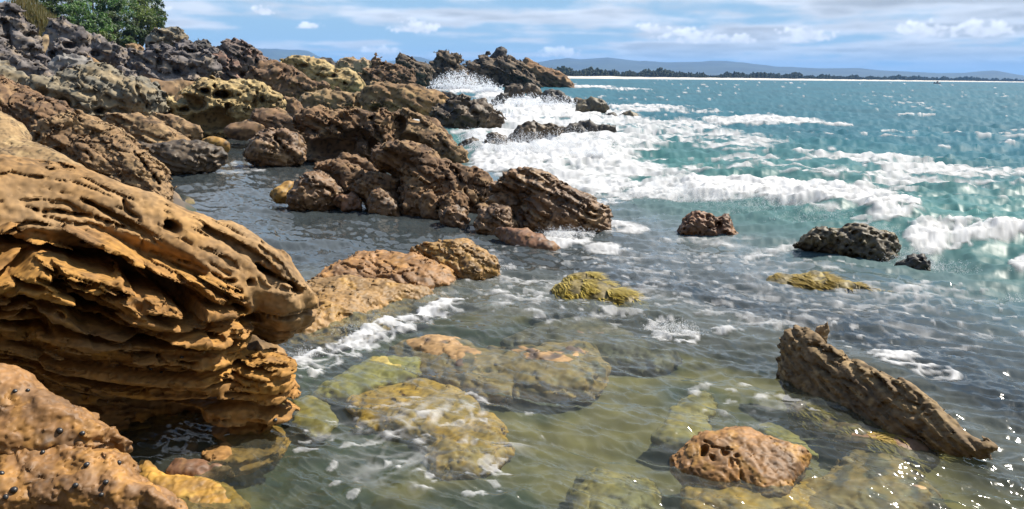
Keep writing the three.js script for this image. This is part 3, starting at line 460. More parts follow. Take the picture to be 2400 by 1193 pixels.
    // round pits
    if (K.pit) { const m = noise(X / fineP + off, Y / fineP, Z / fineP); if (m > 0.15) D += Math.max(cm, 0.35) * K.pit * L * sst(0.18, 0.38, m); if (fineP > 7 * c) { const e = fineP * 0.42, m3 = noise(X / e + 3, Y / e + off, Z / e); if (m3 > 0.25) D += 0.45 * Math.max(cm, 0.5) * K.pit * L * sst(0.25, 0.42, m3); } }
    // joint blocks
    if (K.bl) { const e = K.bls * L, wx = 0.25 * noise(X / e, Y / e, Z / e + off), o = cells(s1 / (e * 1.9) + off + wx, S / (e * 0.6) + wx, s2 / (e * 1.2)); D += K.bl * L * (0.7 * (o[1] - 0.45) + 0.6 * (1 - sst(0.0, 0.09, o[0]))); if (K.bl > 0.12) { const e2 = e * 0.42, p = cells(s1 / (e2 * 2.0) + off + wx, S / (e2 * 0.6) + wx, s2 / e2); D += K.bl * L * (0.30 * (p[1] - 0.45) + 0.2 * (1 - sst(0, 0.1, p[0]))); } }
    if (K.cr) { const e = 0.62 * L, wx = 0.35 * noise(X / e * 1.5, Y / e * 1.5, Z / e * 1.5 + off) + 0.1 * noise(X / e * 6, Y / e * 6, Z / e * 6), o = cells(s1 / (e * 1.7) + wx, S / (e * 0.7) + wx + off, s2 / e - wx), wd = Math.max(0.03, 0.9 * c / e); if (o[0] < wd * 1.6) D += K.cr * L * (1 - sst(wd * 0.4, wd * 1.6, o[0])) * sst(-0.25, 0.15, noise(X / L * 1.6, Y / L * 1.6, Z / L * 1.6 + off)); }
    if (cut) { const dd = samp(A, cut, a, b + (w0 - 0.75 * A.ht) * inward); if (dd > 0) D += dd * sst(-A.ht * 0.35, A.ht * 0.05, w0); }
    F[q] = f + D;
  } for (let x = 0; x < nx; x++) { F[x] = Math.max(F[x], c); F[(ny - 1) * nx + x] = Math.max(F[(ny - 1) * nx + x], c); } for (let y = 0; y < ny; y++) { F[y * nx] = Math.max(F[y * nx], c); F[y * nx + nx - 1] = Math.max(F[y * nx + nx - 1], c); } };
  // surface nets
  const pos = [], idx = []; let prev = new Int32Array(sz).fill(-1), cur = new Int32Array(sz).fill(-1);
  Fr[0].fill(c); fillBase(0); fillBase(1);
  for (let z = 0; z < nz - 1; z++) {
    if (z + 2 < nz) { fillBase(z + 2); carveSlice(z + 1); } else Fr[(z + 1) % 2].fill(c);
    const Fa = Fr[z % 2], Fb = Fr[(z + 1) % 2];
    cur.fill(-1);
    for (let y = 0; y < ny - 1; y++) for (let x = 0; x < nx - 1; x++) {
      const q = y * sy + x, f0 = Fa[q], f1 = Fa[q + 1], f2 = Fa[q + sy], f3 = Fa[q + sy + 1], f4 = Fb[q], f5 = Fb[q + 1], f6 = Fb[q + sy], f7 = Fb[q + sy + 1];
      const s = (f0 < 0) + (f1 < 0) + (f2 < 0) + (f3 < 0) + (f4 < 0) + (f5 < 0) + (f6 < 0) + (f7 < 0);
      if (s === 0 || s === 8) continue;
      let px_ = 0, py_ = 0, pz_ = 0, m = 0, t;
      if ((f0 < 0) !== (f1 < 0)) { t = f0 / (f0 - f1); px_ += t; m++; }
      if ((f2 < 0) !== (f3 < 0)) { t = f2 / (f2 - f3); px_ += t; py_ += 1; m++; }
      if ((f4 < 0) !== (f5 < 0)) { t = f4 / (f4 - f5); px_ += t; pz_ += 1; m++; }
      if ((f6 < 0) !== (f7 < 0)) { t = f6 / (f6 - f7); px_ += t; py_ += 1; pz_ += 1; m++; }
      if ((f0 < 0) !== (f2 < 0)) { t = f0 / (f0 - f2); py_ += t; m++; }
      if ((f1 < 0) !== (f3 < 0)) { t = f1 / (f1 - f3); py_ += t; px_ += 1; m++; }
      if ((f4 < 0) !== (f6 < 0)) { t = f4 / (f4 - f6); py_ += t; pz_ += 1; m++; }
      if ((f5 < 0) !== (f7 < 0)) { t = f5 / (f5 - f7); py_ += t; px_ += 1; pz_ += 1; m++; }
      if ((f0 < 0) !== (f4 < 0)) { t = f0 / (f0 - f4); pz_ += t; m++; }
      if ((f1 < 0) !== (f5 < 0)) { t = f1 / (f1 - f5); pz_ += t; px_ += 1; m++; }
      if ((f2 < 0) !== (f6 < 0)) { t = f2 / (f2 - f6); pz_ += t; py_ += 1; m++; }
      if ((f3 < 0) !== (f7 < 0)) { t = f3 / (f3 - f7); pz_ += t; px_ += 1; py_ += 1; m++; }
      cur[y * nx + x] = pos.length / 3;
      pos.push(lo[0] + (x + px_ / m) * c, lo[1] + (y + py_ / m) * c, lo[2] + (z + pz_ / m) * c);
      const k0 = y * nx + x, i0 = cur[k0];
      if (x > 0 && y > 0 && (f0 < 0) !== (f4 < 0)) { const a = cur[k0 - 1], b = cur[k0 - nx], d = cur[k0 - nx - 1]; if (f0 < 0) idx.push(i0, a, d, i0, d, b); else idx.push(i0, d, a, i0, b, d); }
      if (x > 0 && z > 0 && (f0 < 0) !== (f2 < 0)) { const a = cur[k0 - 1], b = prev[k0], d = prev[k0 - 1]; if (f0 < 0) idx.push(i0, b, d, i0, d, a); else idx.push(i0, d, b, i0, a, d); }
      if (y > 0 && z > 0 && (f0 < 0) !== (f1 < 0)) { const a = cur[k0 - nx], b = prev[k0], d = prev[k0 - nx]; if (f0 < 0) idx.push(i0, a, d, i0, d, b); else idx.push(i0, d, a, i0, b, d); }
    }
    const t = prev; prev = cur; cur = t;
  }
  // to the world about the rock's own origin, with its colours
  const P = new Float32Array(pos.length), Cc = new Float32Array(pos.length), [ca, cb, cc] = PAL[pal], k = 1 / L;
  for (let i = 0; i < pos.length; i += 3) {
    const a = pos[i], b = pos[i + 1], w = pos[i + 2];
    const x = A.U[0] * a + A.V[0] * b + A.W[0] * w, y = A.U[1] * a + A.V[1] * b + A.W[1] * w, z = A.U[2] * a + A.V[2] * b + A.W[2] * w;
    P[i] = x; P[i + 1] = y; P[i + 2] = z;
    const X = x + A.o[0], Y = y + A.o[1], Z = z + A.o[2], S = X * BD.x + Y * BD.y + Z * BD.z, s1 = X * BS.x + Y * BS.y + Z * BS.z;
    const n1 = noise(X * k * 0.8 + off, Y * k * 0.8, Z * k * 0.8) + 0.5 * noise(X * k * 2.2, Y * k * 2.2 + off, Z * k * 2.2), n2 = noise(s1 * k * 0.9, S * k * 5 + off, Z * k * 0.9) + 0.5 * noise(X * k * 4.3, Y * k * 4.3, Z * k * 4.3 + off);
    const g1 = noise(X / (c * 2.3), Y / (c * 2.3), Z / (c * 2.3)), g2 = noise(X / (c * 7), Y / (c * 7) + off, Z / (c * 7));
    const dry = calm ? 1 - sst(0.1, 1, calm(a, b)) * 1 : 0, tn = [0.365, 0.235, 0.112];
    const t1 = sst(-0.35, 0.4, n1), t2 = sst(0.15, 0.45, n2) * 0.8, near = r < 8 ? 0.7 : 1, gr = (1 + near * (0.42 * g1 + 0.34 * g2) + (r < 8 ? 0.30 * noise(s1 * 9, S * 45, Z * 9) + 0.32 * noise(s1 * 2.5, S * 14, Z * 2.5 + off) + 0.25 * noise(X * 30, Y * 30, Z * 30) : 0)) * (r > 8 && g1 + 0.7 * g2 < -0.42 ? 0.5 : 1);  // far rocks: dark specks painted into the colour in place of shaded pits
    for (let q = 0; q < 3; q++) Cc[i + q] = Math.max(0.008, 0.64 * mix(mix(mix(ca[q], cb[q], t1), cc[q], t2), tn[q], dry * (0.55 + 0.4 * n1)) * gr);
  }
  const low = new Uint8Array(P.length / 3); for (let i = 0; i < low.length; i++) { const X = P[3 * i] + A.o[0], Y = P[3 * i + 1] + A.o[1], Z = P[3 * i + 2] + A.o[2]; if (Y < -0.25 - 0.01 * r && Y < groundBase(X, Z) - 0.35 - 0.03 * Math.min(r, 40)) low[i] = 1; else if (Y < 0.9 * 1e9 && Y < -3 - 0.02 * r) low[i] = 1; }
  { // the side turned to the hill and the open sea is kept coarser
    const N = geom(P, idx).attributes.normal, seen = new Map(), to = new Int32Array(low.length), q = 4 * c;
    for (let i = 0; i < low.length; i++) { const X = P[3 * i] + A.o[0], Y = P[3 * i + 1] + A.o[1] - 2.2, Z = P[3 * i + 2] + A.o[2], d = (X * N.getX(i) + Y * N.getY(i) + Z * N.getZ(i)) / Math.hypot(X, Y, Z); to[i] = i; if (d > (kind === 'hero' ? 0.6 : 0.3) || Y < -2.35 - 0.01 * r) { const key = ((Math.floor(P[3 * i] / q) + 5000) * 10000 + Math.floor(P[3 * i + 1] / q) + 5000) * 10000 + Math.floor(P[3 * i + 2] / q) + 5000; const k = seen.get(key); if (k === undefined) seen.set(key, i); else to[i] = k; } }
    for (let i = 0; i < idx.length; i++) idx[i] = to[idx[i]];
  }
  const root = new Int32Array(low.length).map((_, i) => i), find = (i) => { while (root[i] !== i) { root[i] = root[root[i]]; i = root[i]; } return i; };
  for (let i = 0; i < idx.length; i += 3) { const a = find(idx[i]); root[find(idx[i + 1])] = a; root[find(idx[i + 2])] = a; }
  const size = new Int32Array(low.length); for (let i = 0; i < idx.length; i++) size[find(idx[i])]++;
  let main = 0; for (let i = 1; i < size.length; i++) if (size[i] > size[main]) main = i;   // chips carved loose are dropped
  const kept = []; for (let i = 0; i < idx.length; i += 3) if (find(idx[i]) === main && idx[i] !== idx[i + 1] && idx[i + 1] !== idx[i + 2] && idx[i] !== idx[i + 2]) if (!(low[idx[i]] && low[idx[i + 1]] && low[idx[i + 2]])) kept.push(idx[i], idx[i + 1], idx[i + 2]);
  const remap = new Int32Array(low.length).fill(-1), P2 = [], C2 = []; for (let i = 0; i < kept.length; i++) { const v = kept[i]; if (remap[v] < 0) { remap[v] = P2.length / 3; P2.push(P[3 * v], P[3 * v + 1], P[3 * v + 2]); C2.push(Cc[3 * v], Cc[3 * v + 1], Cc[3 * v + 2]); } kept[i] = remap[v]; }
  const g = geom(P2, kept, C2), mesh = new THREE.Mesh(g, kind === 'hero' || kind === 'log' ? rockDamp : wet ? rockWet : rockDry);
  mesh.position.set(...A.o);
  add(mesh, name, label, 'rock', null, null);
  return kept.length / 3;
}
const EDGE = [-1.159,1.496,-0.82,1.651,-0.563,1.593,-0.35,1.51,-0.191,1.361,-0.031,1.247,0.132,1.094,0.334,0.955,0.475,0.801,0.594,0.626,0.629,0.489,0.658,0.354,0.69,0.217,0.839,-0.155,1.057,-0.788];
const ROCKS = [
  ["overhanging_rock","huge layered orange-brown overhanging rock filling the left foreground","hero","hero",1,1.8,4.71,[[[-1.8,0.401,-4.348],[0.8188,0.0,-0.5741],[-0.413,0.6947,-0.589],[-1.182,1.57,-0.826,1.724,-0.557,1.658,-0.33,1.59,-0.251,1.511,-0.164,1.431,-0.073,1.365,0.012,1.346,0.083,1.266,0.183,1.183,0.315,1.081,0.408,1.084,0.478,1.014,0.557,0.921,0.627,0.815,0.697,0.783,0.734,0.706,0.734,0.636,0.755,0.55,0.765,0.493,0.79,0.431,0.808,0.373,0.783,0.314,0.725,0.286,0.678,0.282,0.656,0.247,0.602,0.226,0.501,0.234,0.423,0.297,0.371,0.355,0.33,0.301,0.275,0.231,0.246,0.188,0.194,0.175,0.151,0.146,0.112,0.057,0.0,0.0,-0.13,0.045,-0.253,0.091,-0.351,0.134,-0.55,0.221,-0.729,0.308,-0.897,0.434,-0.963,0.478,-1.25,0.674],0.62,0.5],[[-2.434,-0.551,-5.043],[0.9006,0.0,-0.4347],[0.0755,0.9848,0.1564],[-1.134,1.281,-0.811,1.177,-0.373,1.019,0.115,0.877,0.55,0.923,0.665,0.989,0.779,0.939,0.87,0.822,0.89,0.644,0.875,0.469,0.821,0.193,0.753,-0.052,0.51,-0.081,0.16,-0.102,-0.006,-0.09,-0.131,0.055,-0.429,0.461,-0.717,0.862,-1.168,1.06],0.5,0.5],[[-1.558,-0.082,-4.593],[0.947,0.0,-0.3213],[-0.0224,0.9976,-0.0661],[-0.078,0.533,-0.023,0.563,0.043,0.567,0.132,0.522,0.177,0.486,0.154,0.397,0.186,0.323,0.183,0.25,0.14,0.139,0.125,0.048,0.072,-0.048,-0.004,-0.072,-0.133,-0.043,-0.202,0.02,-0.267,0.13,-0.278,0.232,-0.282,0.33,-0.251,0.386,-0.194,0.428,-0.12,0.458,-0.1,0.497],0.7,0.6],[[-1.63,-0.044,-4.248],[0.9336,0.0,-0.3582],[-0.2533,0.7071,-0.6602],[-0.112,0.066,-0.063,0.126,0.009,0.138,0.092,0.109,0.182,0.105,0.256,0.123,0.299,0.106,0.284,0.059,0.194,0.016,0.081,-0.031,-0.002,-0.032,-0.087,0.008],0.8,0.9]],[[0.02,0.135,[-0.886,1.049,-0.813,1.031]],[0.044,0.351,[-1.083,1.025,-0.895,0.965,-0.766,0.915,-0.581,0.854,-0.432,0.767,-0.25,0.694]],[0.071,0.459,[-0.295,0.661,-0.242,0.578,-0.067,0.474,-0.018,0.376]],[0.025,0.162,[-0.511,0.886,-0.329,0.812]],[0.028,0.216,[-1.028,0.806,-0.918,0.76,-0.762,0.679]],[0.025,0.203,[-0.519,0.59,-0.329,0.537]],[0.025,0.203,[-0.842,0.574,-0.619,0.479,-0.391,0.375]],[0.04,0.324,[-0.245,0.389,-0.038,0.287]],[0.025,0.189,[0.417,0.607,0.531,0.491,0.631,0.358]],[0.024,0.162,[0.224,0.308,0.295,0.252]],[0.019,0.162,[0.145,0.523,0.293,0.442]],[0.006,0.068,[-0.248,1.217,-0.222,1.096,-0.218,0.988,-0.217,0.871,-0.217,0.747]],[0.027,0.27,[-0.959,0.388,-0.76,0.321,-0.728,0.294]],[0.03,0.27,[-0.72,0.35,-0.486,0.203,-0.228,0.129,-0.042,0.061]],[0.024,0.23,[-0.565,0.362,-0.329,0.216,-0.111,0.109]],[0.018,0.162,[-0.409,0.093,-0.211,0.006,-0.063,-0.033]],[0.016,0.135,[-0.934,0.612,-0.824,0.565,-0.679,0.457,-0.531,0.36]],[0.016,0.135,[-0.683,0.723,-0.526,0.655]],[0.014,0.121,[-0.217,0.771,-0.036,0.62,0.165,0.433,0.243,0.343]],[0.014,0.108,[-0.143,0.792,0.051,0.685,0.239,0.529]],[0.012,0.081,[-0.744,1.209,-0.519,1.122,-0.308,1.034,-0.188,0.924]],[0.009,0.054,[-0.669,1.139,-0.383,0.996]],[0.037,0.27,[0.298,0.168,0.388,0.126]],[0.021,0.162,[-0.087,0.273,0.09,0.123]]],[[-0.029,0.988,0.037,0.058,0.16],[0.193,0.374,0.038,0.044,0.16],[0.548,0.554,0.011,0.009,0.05],[0.124,0.344,0.018,0.02,0.08],[-0.68,0.746,0.047,0.017,0.1],[0.004,0.583,0.025,0.018,0.08],[0.048,0.454,0.023,0.015,0.08],[0.494,0.751,0.011,0.01,0.04],[0.338,0.513,0.021,0.018,0.08]],[-1.109,2.158,-0.764,2.159,-0.496,2.085,-0.27,2.007,-0.102,1.852,0.138,1.655,0.366,1.455,0.595,1.252,0.799,0.975,0.964,0.74,0.99,0.457,0.922,0.171,0.641,0.13,0.493,0.22,0.34,0.326,0.213,0.425,0.095,0.553,-0.064,0.711,-0.206,0.832,-0.374,0.917,-0.584,0.981,-0.893,0.985,-1.199,0.97]],
  ["foreground_rock","smooth wet brown rock at bottom left below the overhang","smooth","wetbrown",1,1.6,3.05,[[[-1.242,0.441,-2.786],[0.9134,0.0,-0.4071],[-0.3719,0.4067,-0.8344],[-0.812,0.697,-0.678,0.679,-0.598,0.666,-0.48,0.604,-0.409,0.553,-0.337,0.459,-0.267,0.46,-0.209,0.396,-0.192,0.358,-0.188,0.292,-0.155,0.228,-0.077,0.154,-0.023,0.087,0.0,0.0,-0.757,0.197],0.6,0.6]],[],[]],
  ["foreground_rock_001","lumpy brown rock lobe in the overhang shadow above the snail-dotted slab","smooth","wetbrown",1,1.5,3.45,[[[-1.82,0.624,-2.931],[0.8495,0.0,-0.5276],[-0.4158,0.6157,-0.6694],[-0.277,0.596,-0.136,0.517,-0.088,0.474,-0.051,0.433,-0.015,0.377,0.014,0.323,0.057,0.282,0.11,0.238,0.148,0.205,0.153,0.173,0.188,0.141,0.226,0.116,0.234,0.084,0.259,0.047,0.262,0.031,0.231,0.021,0.197,0.033,0.136,0.006,0.111,-0.009,-0.0,-0.0,-0.3,0.083],0.7,0.7]],[],[]],
  ["ledge_rock","yellow ochre ledge between bottom left rock and the water","smooth","ochre",1,1.5,4.02,[[[-1.669,-0.1,-3.656],[0.9097,0.0,-0.4153],[-0.4029,0.2419,-0.8827],[-0.209,0.565,-0.162,0.564,-0.124,0.5,-0.079,0.421,-0.025,0.392,0.101,0.348,0.251,0.221,0.328,0.05,0.223,-0.046,0.0,0.0,-0.141,0.192,-0.212,0.372],0.5,0.7]],[],[]],
  ["small_rock","small reddish pointed stone in shade under the overhang","smooth","redbrown",1,1.5,4.85,[[[-1.997,-0.096,-4.42],[0.9113,0.0,-0.4118],[-0.2059,0.866,-0.4556],[-0.005,0.051,0.044,0.105,0.072,0.124,0.102,0.057,0.091,-0.022,-0.003,-0.033],0.95,0.85]],[],[]],
  ["small_rock_001","low reddish stone at the water edge under the overhang","smooth","redbrown",1,1.5,4.39,[[[-1.874,-0.02,-3.967],[0.9042,0.0,-0.4272],[-0.3903,0.4067,-0.826],[-0.044,0.052,0.034,0.147,0.131,0.134,0.248,0.059,0.334,0.003,0.154,-0.064,-0.003,-0.04],0.8,0.85]],[],[]],
  ["ledge_rock_001","flat wet brown ledge with cracked crest beside the overhang nose","layer","wetbrown",1,1.3,7.92,[[[-1.08,-0.076,-7.846],[0.9907,0.0,-0.1363],[-0.1333,0.2079,-0.969],[-1.048,0.143,-1.003,0.312,-0.825,0.67,-0.681,0.74,-0.69,0.878,-0.576,0.953,-0.372,0.996,-0.234,1.006,-0.027,0.866,0.18,0.856,0.344,0.65,0.502,0.452,0.514,0.33,0.404,0.178,0.221,0.017,-0.0,-0.045,-0.188,0.021,-0.393,0.107,-0.628,0.12,-0.84,0.058],0.5,0.8]],[[0.016,0.07,[-0.64,0.445,-0.508,0.364,-0.312,0.208,-0.17,0.165]],[0.013,0.06,[-0.431,0.434,-0.282,0.279,-0.027,0.23,0.135,0.332]],[0.014,0.06,[0.046,-0.255,0.249,-0.1,0.461,0.062]],[0.015,0.05,[-0.356,0.623,-0.319,0.467,-0.219,0.313]]],[]],
  ["ledge_rock_002","golden ochre dimpled boulder right of the cracked brown ledge","pit","wetgold",1,1.2,8.35,[[[-0.508,0.02,-8.338],[0.9981,0.0,-0.0608],[-0.0556,0.4067,-0.9119],[-0.671,0.411,-0.591,0.512,-0.472,0.57,-0.315,0.599,-0.14,0.584,0.036,0.634,0.176,0.539,0.296,0.421,0.377,0.253,0.415,0.132,0.268,0.047,0.133,-0.052,-0.0,-0.074,-0.168,0.084,-0.374,0.257,-0.514,0.353],0.7,0.85]],[[0.012,0.05,[-0.62,0.214,-0.38,0.062,-0.131,-0.1,-0.0,-0.193]]],[]],
  ["ledge_rock_003","submerged sloping golden-brown ledge with white water pouring off its edge","smooth","wetgold",1,1.3,6.71,[[[-1.911,-0.186,-6.437],[0.9586,0.0,-0.2846],[-0.2831,0.1045,-0.9534],[-0.231,0.549,-0.019,1.063,0.216,1.436,0.6,1.387,0.9,1.245,1.196,1.104,1.482,1.094,1.492,0.943,1.288,0.817,1.025,0.689,0.719,0.345,0.499,0.218,0.248,0.074,-0.0,-0.0,-0.086,0.22],0.5,0.6]],[],[]],
  ["low_rock","low reddish rock awash between boulders and first breaker","smooth","redbrown",1,1.3,9.94,[[[0.469,-0.02,-9.932],[0.9989,-0.0,0.0472],[0.0444,0.342,-0.9386],[-0.717,0.471,-0.525,0.479,-0.274,0.452,-0.041,0.279,0.166,0.041,0.001,-0.119,-0.258,-0.028,-0.508,0.171],0.8,0.85]],[],[]],
  ["seaweed_rock","low rock topped with yellow seaweed in mid water","smooth","olive",1,1.3,7.59,[[[1.198,-0.092,-7.495],[0.9875,-0.0,0.1579],[0.1555,0.1736,-0.9725],[-0.916,0.305,-0.768,0.619,-0.618,0.75,-0.431,0.745,-0.26,0.573,-0.074,0.385,0.168,0.088,0.002,-0.075,-0.334,-0.09,-0.668,0.068],0.5,0.85]],[],[]],
  ["seaweed_rock_001","long low golden kelp-covered rock below the honeycombed rock","smooth","olive",1,1.1,8.82,[[[3.851,0.0,-7.93],[0.8996,-0.0,0.4368],[0.4199,0.2756,-0.8647],[-1.18,-0.089,-1.184,0.034,-1.115,0.101,-0.978,0.178,-0.844,0.199,-0.744,0.291,-0.653,0.286,-0.548,0.236,-0.434,0.184,-0.293,0.168,-0.161,0.1,-0.003,0.061,0.162,-0.004,0.006,-0.111,-0.196,-0.131,-0.351,-0.138,-0.556,-0.192,-0.742,-0.24,-0.978,-0.268,-1.095,-0.228],0.5,0.85]],[],[]],
  ["honeycombed_rock","dark honeycombed rock with white surf right behind it","honey","darkolive",1,1.35,10.2,[[[4.549,-0.02,-9.131],[0.8951,-0.0,0.4459],[0.1525,0.9397,-0.3061],[-1.153,0.177,-1.11,0.25,-1.02,0.342,-0.955,0.437,-0.896,0.466,-0.83,0.442,-0.731,0.445,-0.643,0.433,-0.598,0.465,-0.538,0.48,-0.48,0.503,-0.421,0.518,-0.359,0.494,-0.284,0.468,-0.212,0.462,-0.13,0.47,-0.058,0.451,-0.005,0.391,0.017,0.314,-0.005,0.231,0.002,0.056,0.015,-0.137,-0.063,-0.146,-0.15,-0.099,-0.218,-0.019,-0.319,0.039,-0.437,0.025,-0.538,0.053,-0.61,0.045,-0.738,0.091,-0.944,0.139],0.9,0.7]],[],[]],
  ["surf_rock","small dark rock touching right end of honeycombed rock","honey","wetdark",1,1.35,9.86,[[[4.66,0.0,-8.692],[0.8813,-0.0,0.4725],[0.1616,0.9397,-0.3014],[-0.284,0.063,-0.272,0.156,-0.191,0.228,-0.129,0.261,-0.052,0.264,-0.011,0.29,0.04,0.219,0.079,0.146,0.081,0.007,0.008,-0.071,-0.14,-0.022,-0.253,-0.009],0.95,0.85]],[],[]],
  ["surf_rock_001","two-humped reddish rock in front of the breaking wave","honey","redbrown",1,1.1,11.28,[[[3.014,0.0,-10.866],[0.9636,-0.0,0.2673],[0.113,0.9063,-0.4072],[-0.698,0.015,-0.608,0.207,-0.527,0.323,-0.409,0.352,-0.229,0.325,-0.138,0.292,-0.023,0.343,0.04,0.278,0.078,0.136,0.181,-0.007,0.006,-0.093,-0.344,-0.117,-0.616,-0.074],0.95,0.85]],[],[[-0.114,0.147,0.048,0.068,0.12]]],
  ["slanted_log_rock","long slanting log-shaped dark rock in the right foreground water","log","logbrown",1,1.5,5.01,[[[2.755,0.09,-4.183],[0.4588,0.0,0.8886],[0.3614,0.9135,-0.1866],[-1.631,0.073,-1.656,0.145,-1.65,0.213,-1.638,0.27,-1.602,0.31,-1.513,0.321,-1.43,0.308,-1.345,0.285,-1.266,0.272,-1.177,0.264,-1.083,0.241,-0.947,0.234,-0.809,0.212,-0.686,0.211,-0.588,0.202,-0.485,0.175,-0.39,0.158,-0.312,0.125,-0.244,0.089,-0.145,0.069,-0.06,0.054,0.001,0.046,0.0,0.0,-0.123,-0.036,-0.313,-0.079,-0.513,-0.135,-0.68,-0.163,-0.857,-0.193,-1.05,-0.215,-1.266,-0.217,-1.423,-0.177,-1.549,-0.069],0.32,0.7]],[[0.012,0.06,[-1.388,0.128,-1.218,0.111,-1.056,0.096,-0.852,0.112]],[0.011,0.05,[-1.379,0.232,-1.167,0.215,-1.025,0.203,-0.857,0.18,-0.698,0.158]],[0.009,0.05,[-0.853,0.17,-0.654,0.141,-0.469,0.113,-0.344,0.077]],[0.007,0.04,[-0.586,0.066,-0.472,0.068,-0.347,0.033]],[0.01,0.04,[-1.124,0.242,-1.025,0.203]]],[[-1.415,0.182,0.019,0.013,0.06],[-1.514,0.227,0.012,0.013,0.06],[-0.434,0.083,0.022,0.011,0.05],[-0.375,0.021,0.02,0.018,0.05]]],
  ["knob_rock","small upright tan knob of rock behind the log-shaped rock","honey","tan",1,1.35,6.05,[[[2.307,0.291,-5.593],[0.9244,-0.0,0.3814],[0.0662,0.9848,-0.1605],[-0.054,0.009,-0.04,0.104,-0.012,0.127,0.017,0.137,0.035,0.152,0.049,0.083,0.042,-0.042,0.007,-0.073,-0.027,-0.026],0.95,0.85]],[],[]],
  ["holed_rock","rounded orange-brown rock with small holes at bottom right","smooth","orangebrown",1,1.3,4.19,[[[1.378,-0.036,-3.961],[0.9445,-0.0,0.3285],[0.3158,0.2756,-0.9079],[-0.502,0.15,-0.474,0.25,-0.423,0.338,-0.395,0.407,-0.32,0.412,-0.238,0.465,-0.153,0.497,-0.054,0.481,0.033,0.448,0.141,0.418,0.212,0.398,0.27,0.34,0.26,0.222,0.196,0.091,0.111,-0.012,0.004,-0.059,-0.11,-0.027,-0.223,-0.035,-0.363,-0.029,-0.443,0.037],0.45,0.85]],[[0.009,0.05,[-0.319,0.255,-0.266,0.197,-0.167,0.207]],[0.008,0.04,[-0.143,0.131,-0.102,0.061,-0.088,0.0]]],[[-0.318,0.17,0.024,0.046,0.1],[-0.205,0.173,0.02,0.024,0.08],[-0.262,0.115,0.011,0.021,0.07],[-0.136,0.16,0.013,0.013,0.06],[-0.099,0.03,0.016,0.018,0.05],[-0.158,0.1,0.009,0.034,0.05]]],
  ["submerged_rock","submerged pinkish-brown rock with dark mussel patches in centre foreground","sub","pinksub",1,2.0,5.51,[[[0.314,-0.153,-5.502],[0.9984,-0.0,0.057],[0.0569,0.0523,-0.997],[-1.416,0.723,-1.34,0.89,-1.133,0.99,-0.896,1.03,-0.641,0.904,-0.395,0.784,-0.165,0.841,0.149,1.05,0.385,0.986,0.475,0.643,0.414,0.354,0.278,0.146,0.0,0.0,-0.412,-0.001,-0.85,0.156,-1.104,0.375,-1.304,0.559],0.36,0.9]],[],[]],
  ["submerged_rock_001","submerged yellow-green weedy rock left of the pinkish rock","sub","weedsub",1,2.0,5.44,[[[-1.326,-0.102,-5.278],[0.9699,0.0,-0.2436],[-0.2433,0.0523,-0.9685],[-0.115,0.083,-0.021,0.3,0.163,0.502,0.343,0.648,0.568,0.7,0.732,0.574,0.731,0.34,0.575,0.217,0.374,0.126,0.168,0.012,-0.0,-0.0],0.36,0.9]],[],[]],
  ["submerged_rock_002","large submerged golden-orange rock in lower centre","sub","goldsub",1,2.0,4.39,[[[-0.383,-0.191,-4.37],[0.9962,0.0,-0.0874],[-0.0872,0.0523,-0.9948],[-0.722,0.903,-0.66,1.044,-0.529,1.219,-0.343,1.305,-0.134,1.31,0.005,1.16,0.138,1.001,0.241,0.908,0.323,0.736,0.437,0.546,0.462,0.278,0.354,0.105,0.167,0.011,0.0,0.0,-0.091,0.153,-0.199,0.339,-0.362,0.491,-0.479,0.597,-0.644,0.657],0.36,0.9]],[],[]],
  ["submerged_rock_003","submerged dull olive rock at bottom centre","sub","dusksub",1,2.2,3.87,[[[0.65,-0.161,-3.812],[0.9858,-0.0,0.1681],[0.1678,0.0523,-0.9844],[-0.39,0.213,-0.343,0.376,-0.238,0.56,-0.071,0.547,0.094,0.474,0.209,0.319,0.196,0.136,-0.0,0.0,-0.293,-0.035],0.36,0.9]],[],[]],
  ["submerged_rock_004","faint submerged olive rock left of the holed rock","sub","dusksub",1,2.2,4.76,[[[1.001,-0.128,-4.649],[0.9776,-0.0,0.2106],[0.2103,0.0523,-0.9762],[-0.092,0.134,-0.012,0.429,0.063,0.689,0.145,0.92,0.286,0.951,0.35,0.752,0.277,0.522,0.285,0.297,0.17,0.088,0.0,0.0],0.36,0.9]],[],[]],
  ["submerged_rock_005","reddish weed-covered ledge under the log-shaped rock","sub","redweed",1,1.4,4.89,[[[2.364,-0.079,-4.286],[0.8757,-0.0,0.4829],[0.4823,0.0523,-0.8745],[-0.792,0.704,-0.576,0.578,-0.382,0.518,-0.202,0.505,-0.028,0.492,0.132,0.378,0.179,0.193,0.0,0.0,-0.211,-0.011,-0.359,0.122,-0.529,0.26,-0.748,0.456],0.36,0.9]],[],[]],
  ["submerged_rock_006","tan submerged slab at the bottom edge right of centre","sub","pinksub",1,2.2,4.24,[[[2.001,-0.132,-3.743],[0.8819,-0.0,0.4714],[0.4708,0.0523,-0.8807],[-0.475,-0.106,-0.481,0.259,-0.405,0.489,-0.269,0.752,-0.051,0.809,0.121,0.782,0.228,0.62,0.307,0.294,0.0,0.0,-0.363,-0.186],0.36,0.9]],[],[]],
  ["submerged_rock_007","brown submerged apron below the holed rock","sub","goldsub",1,2.2,3.88,[[[1.183,-0.117,-3.695],[0.9524,-0.0,0.305],[0.3046,0.0523,-0.9511],[-0.264,0.042,-0.322,0.339,-0.259,0.533,-0.049,0.577,0.192,0.608,0.383,0.582,0.458,0.422,0.426,0.169,-0.0,0.0],0.36,0.9]],[],[]],
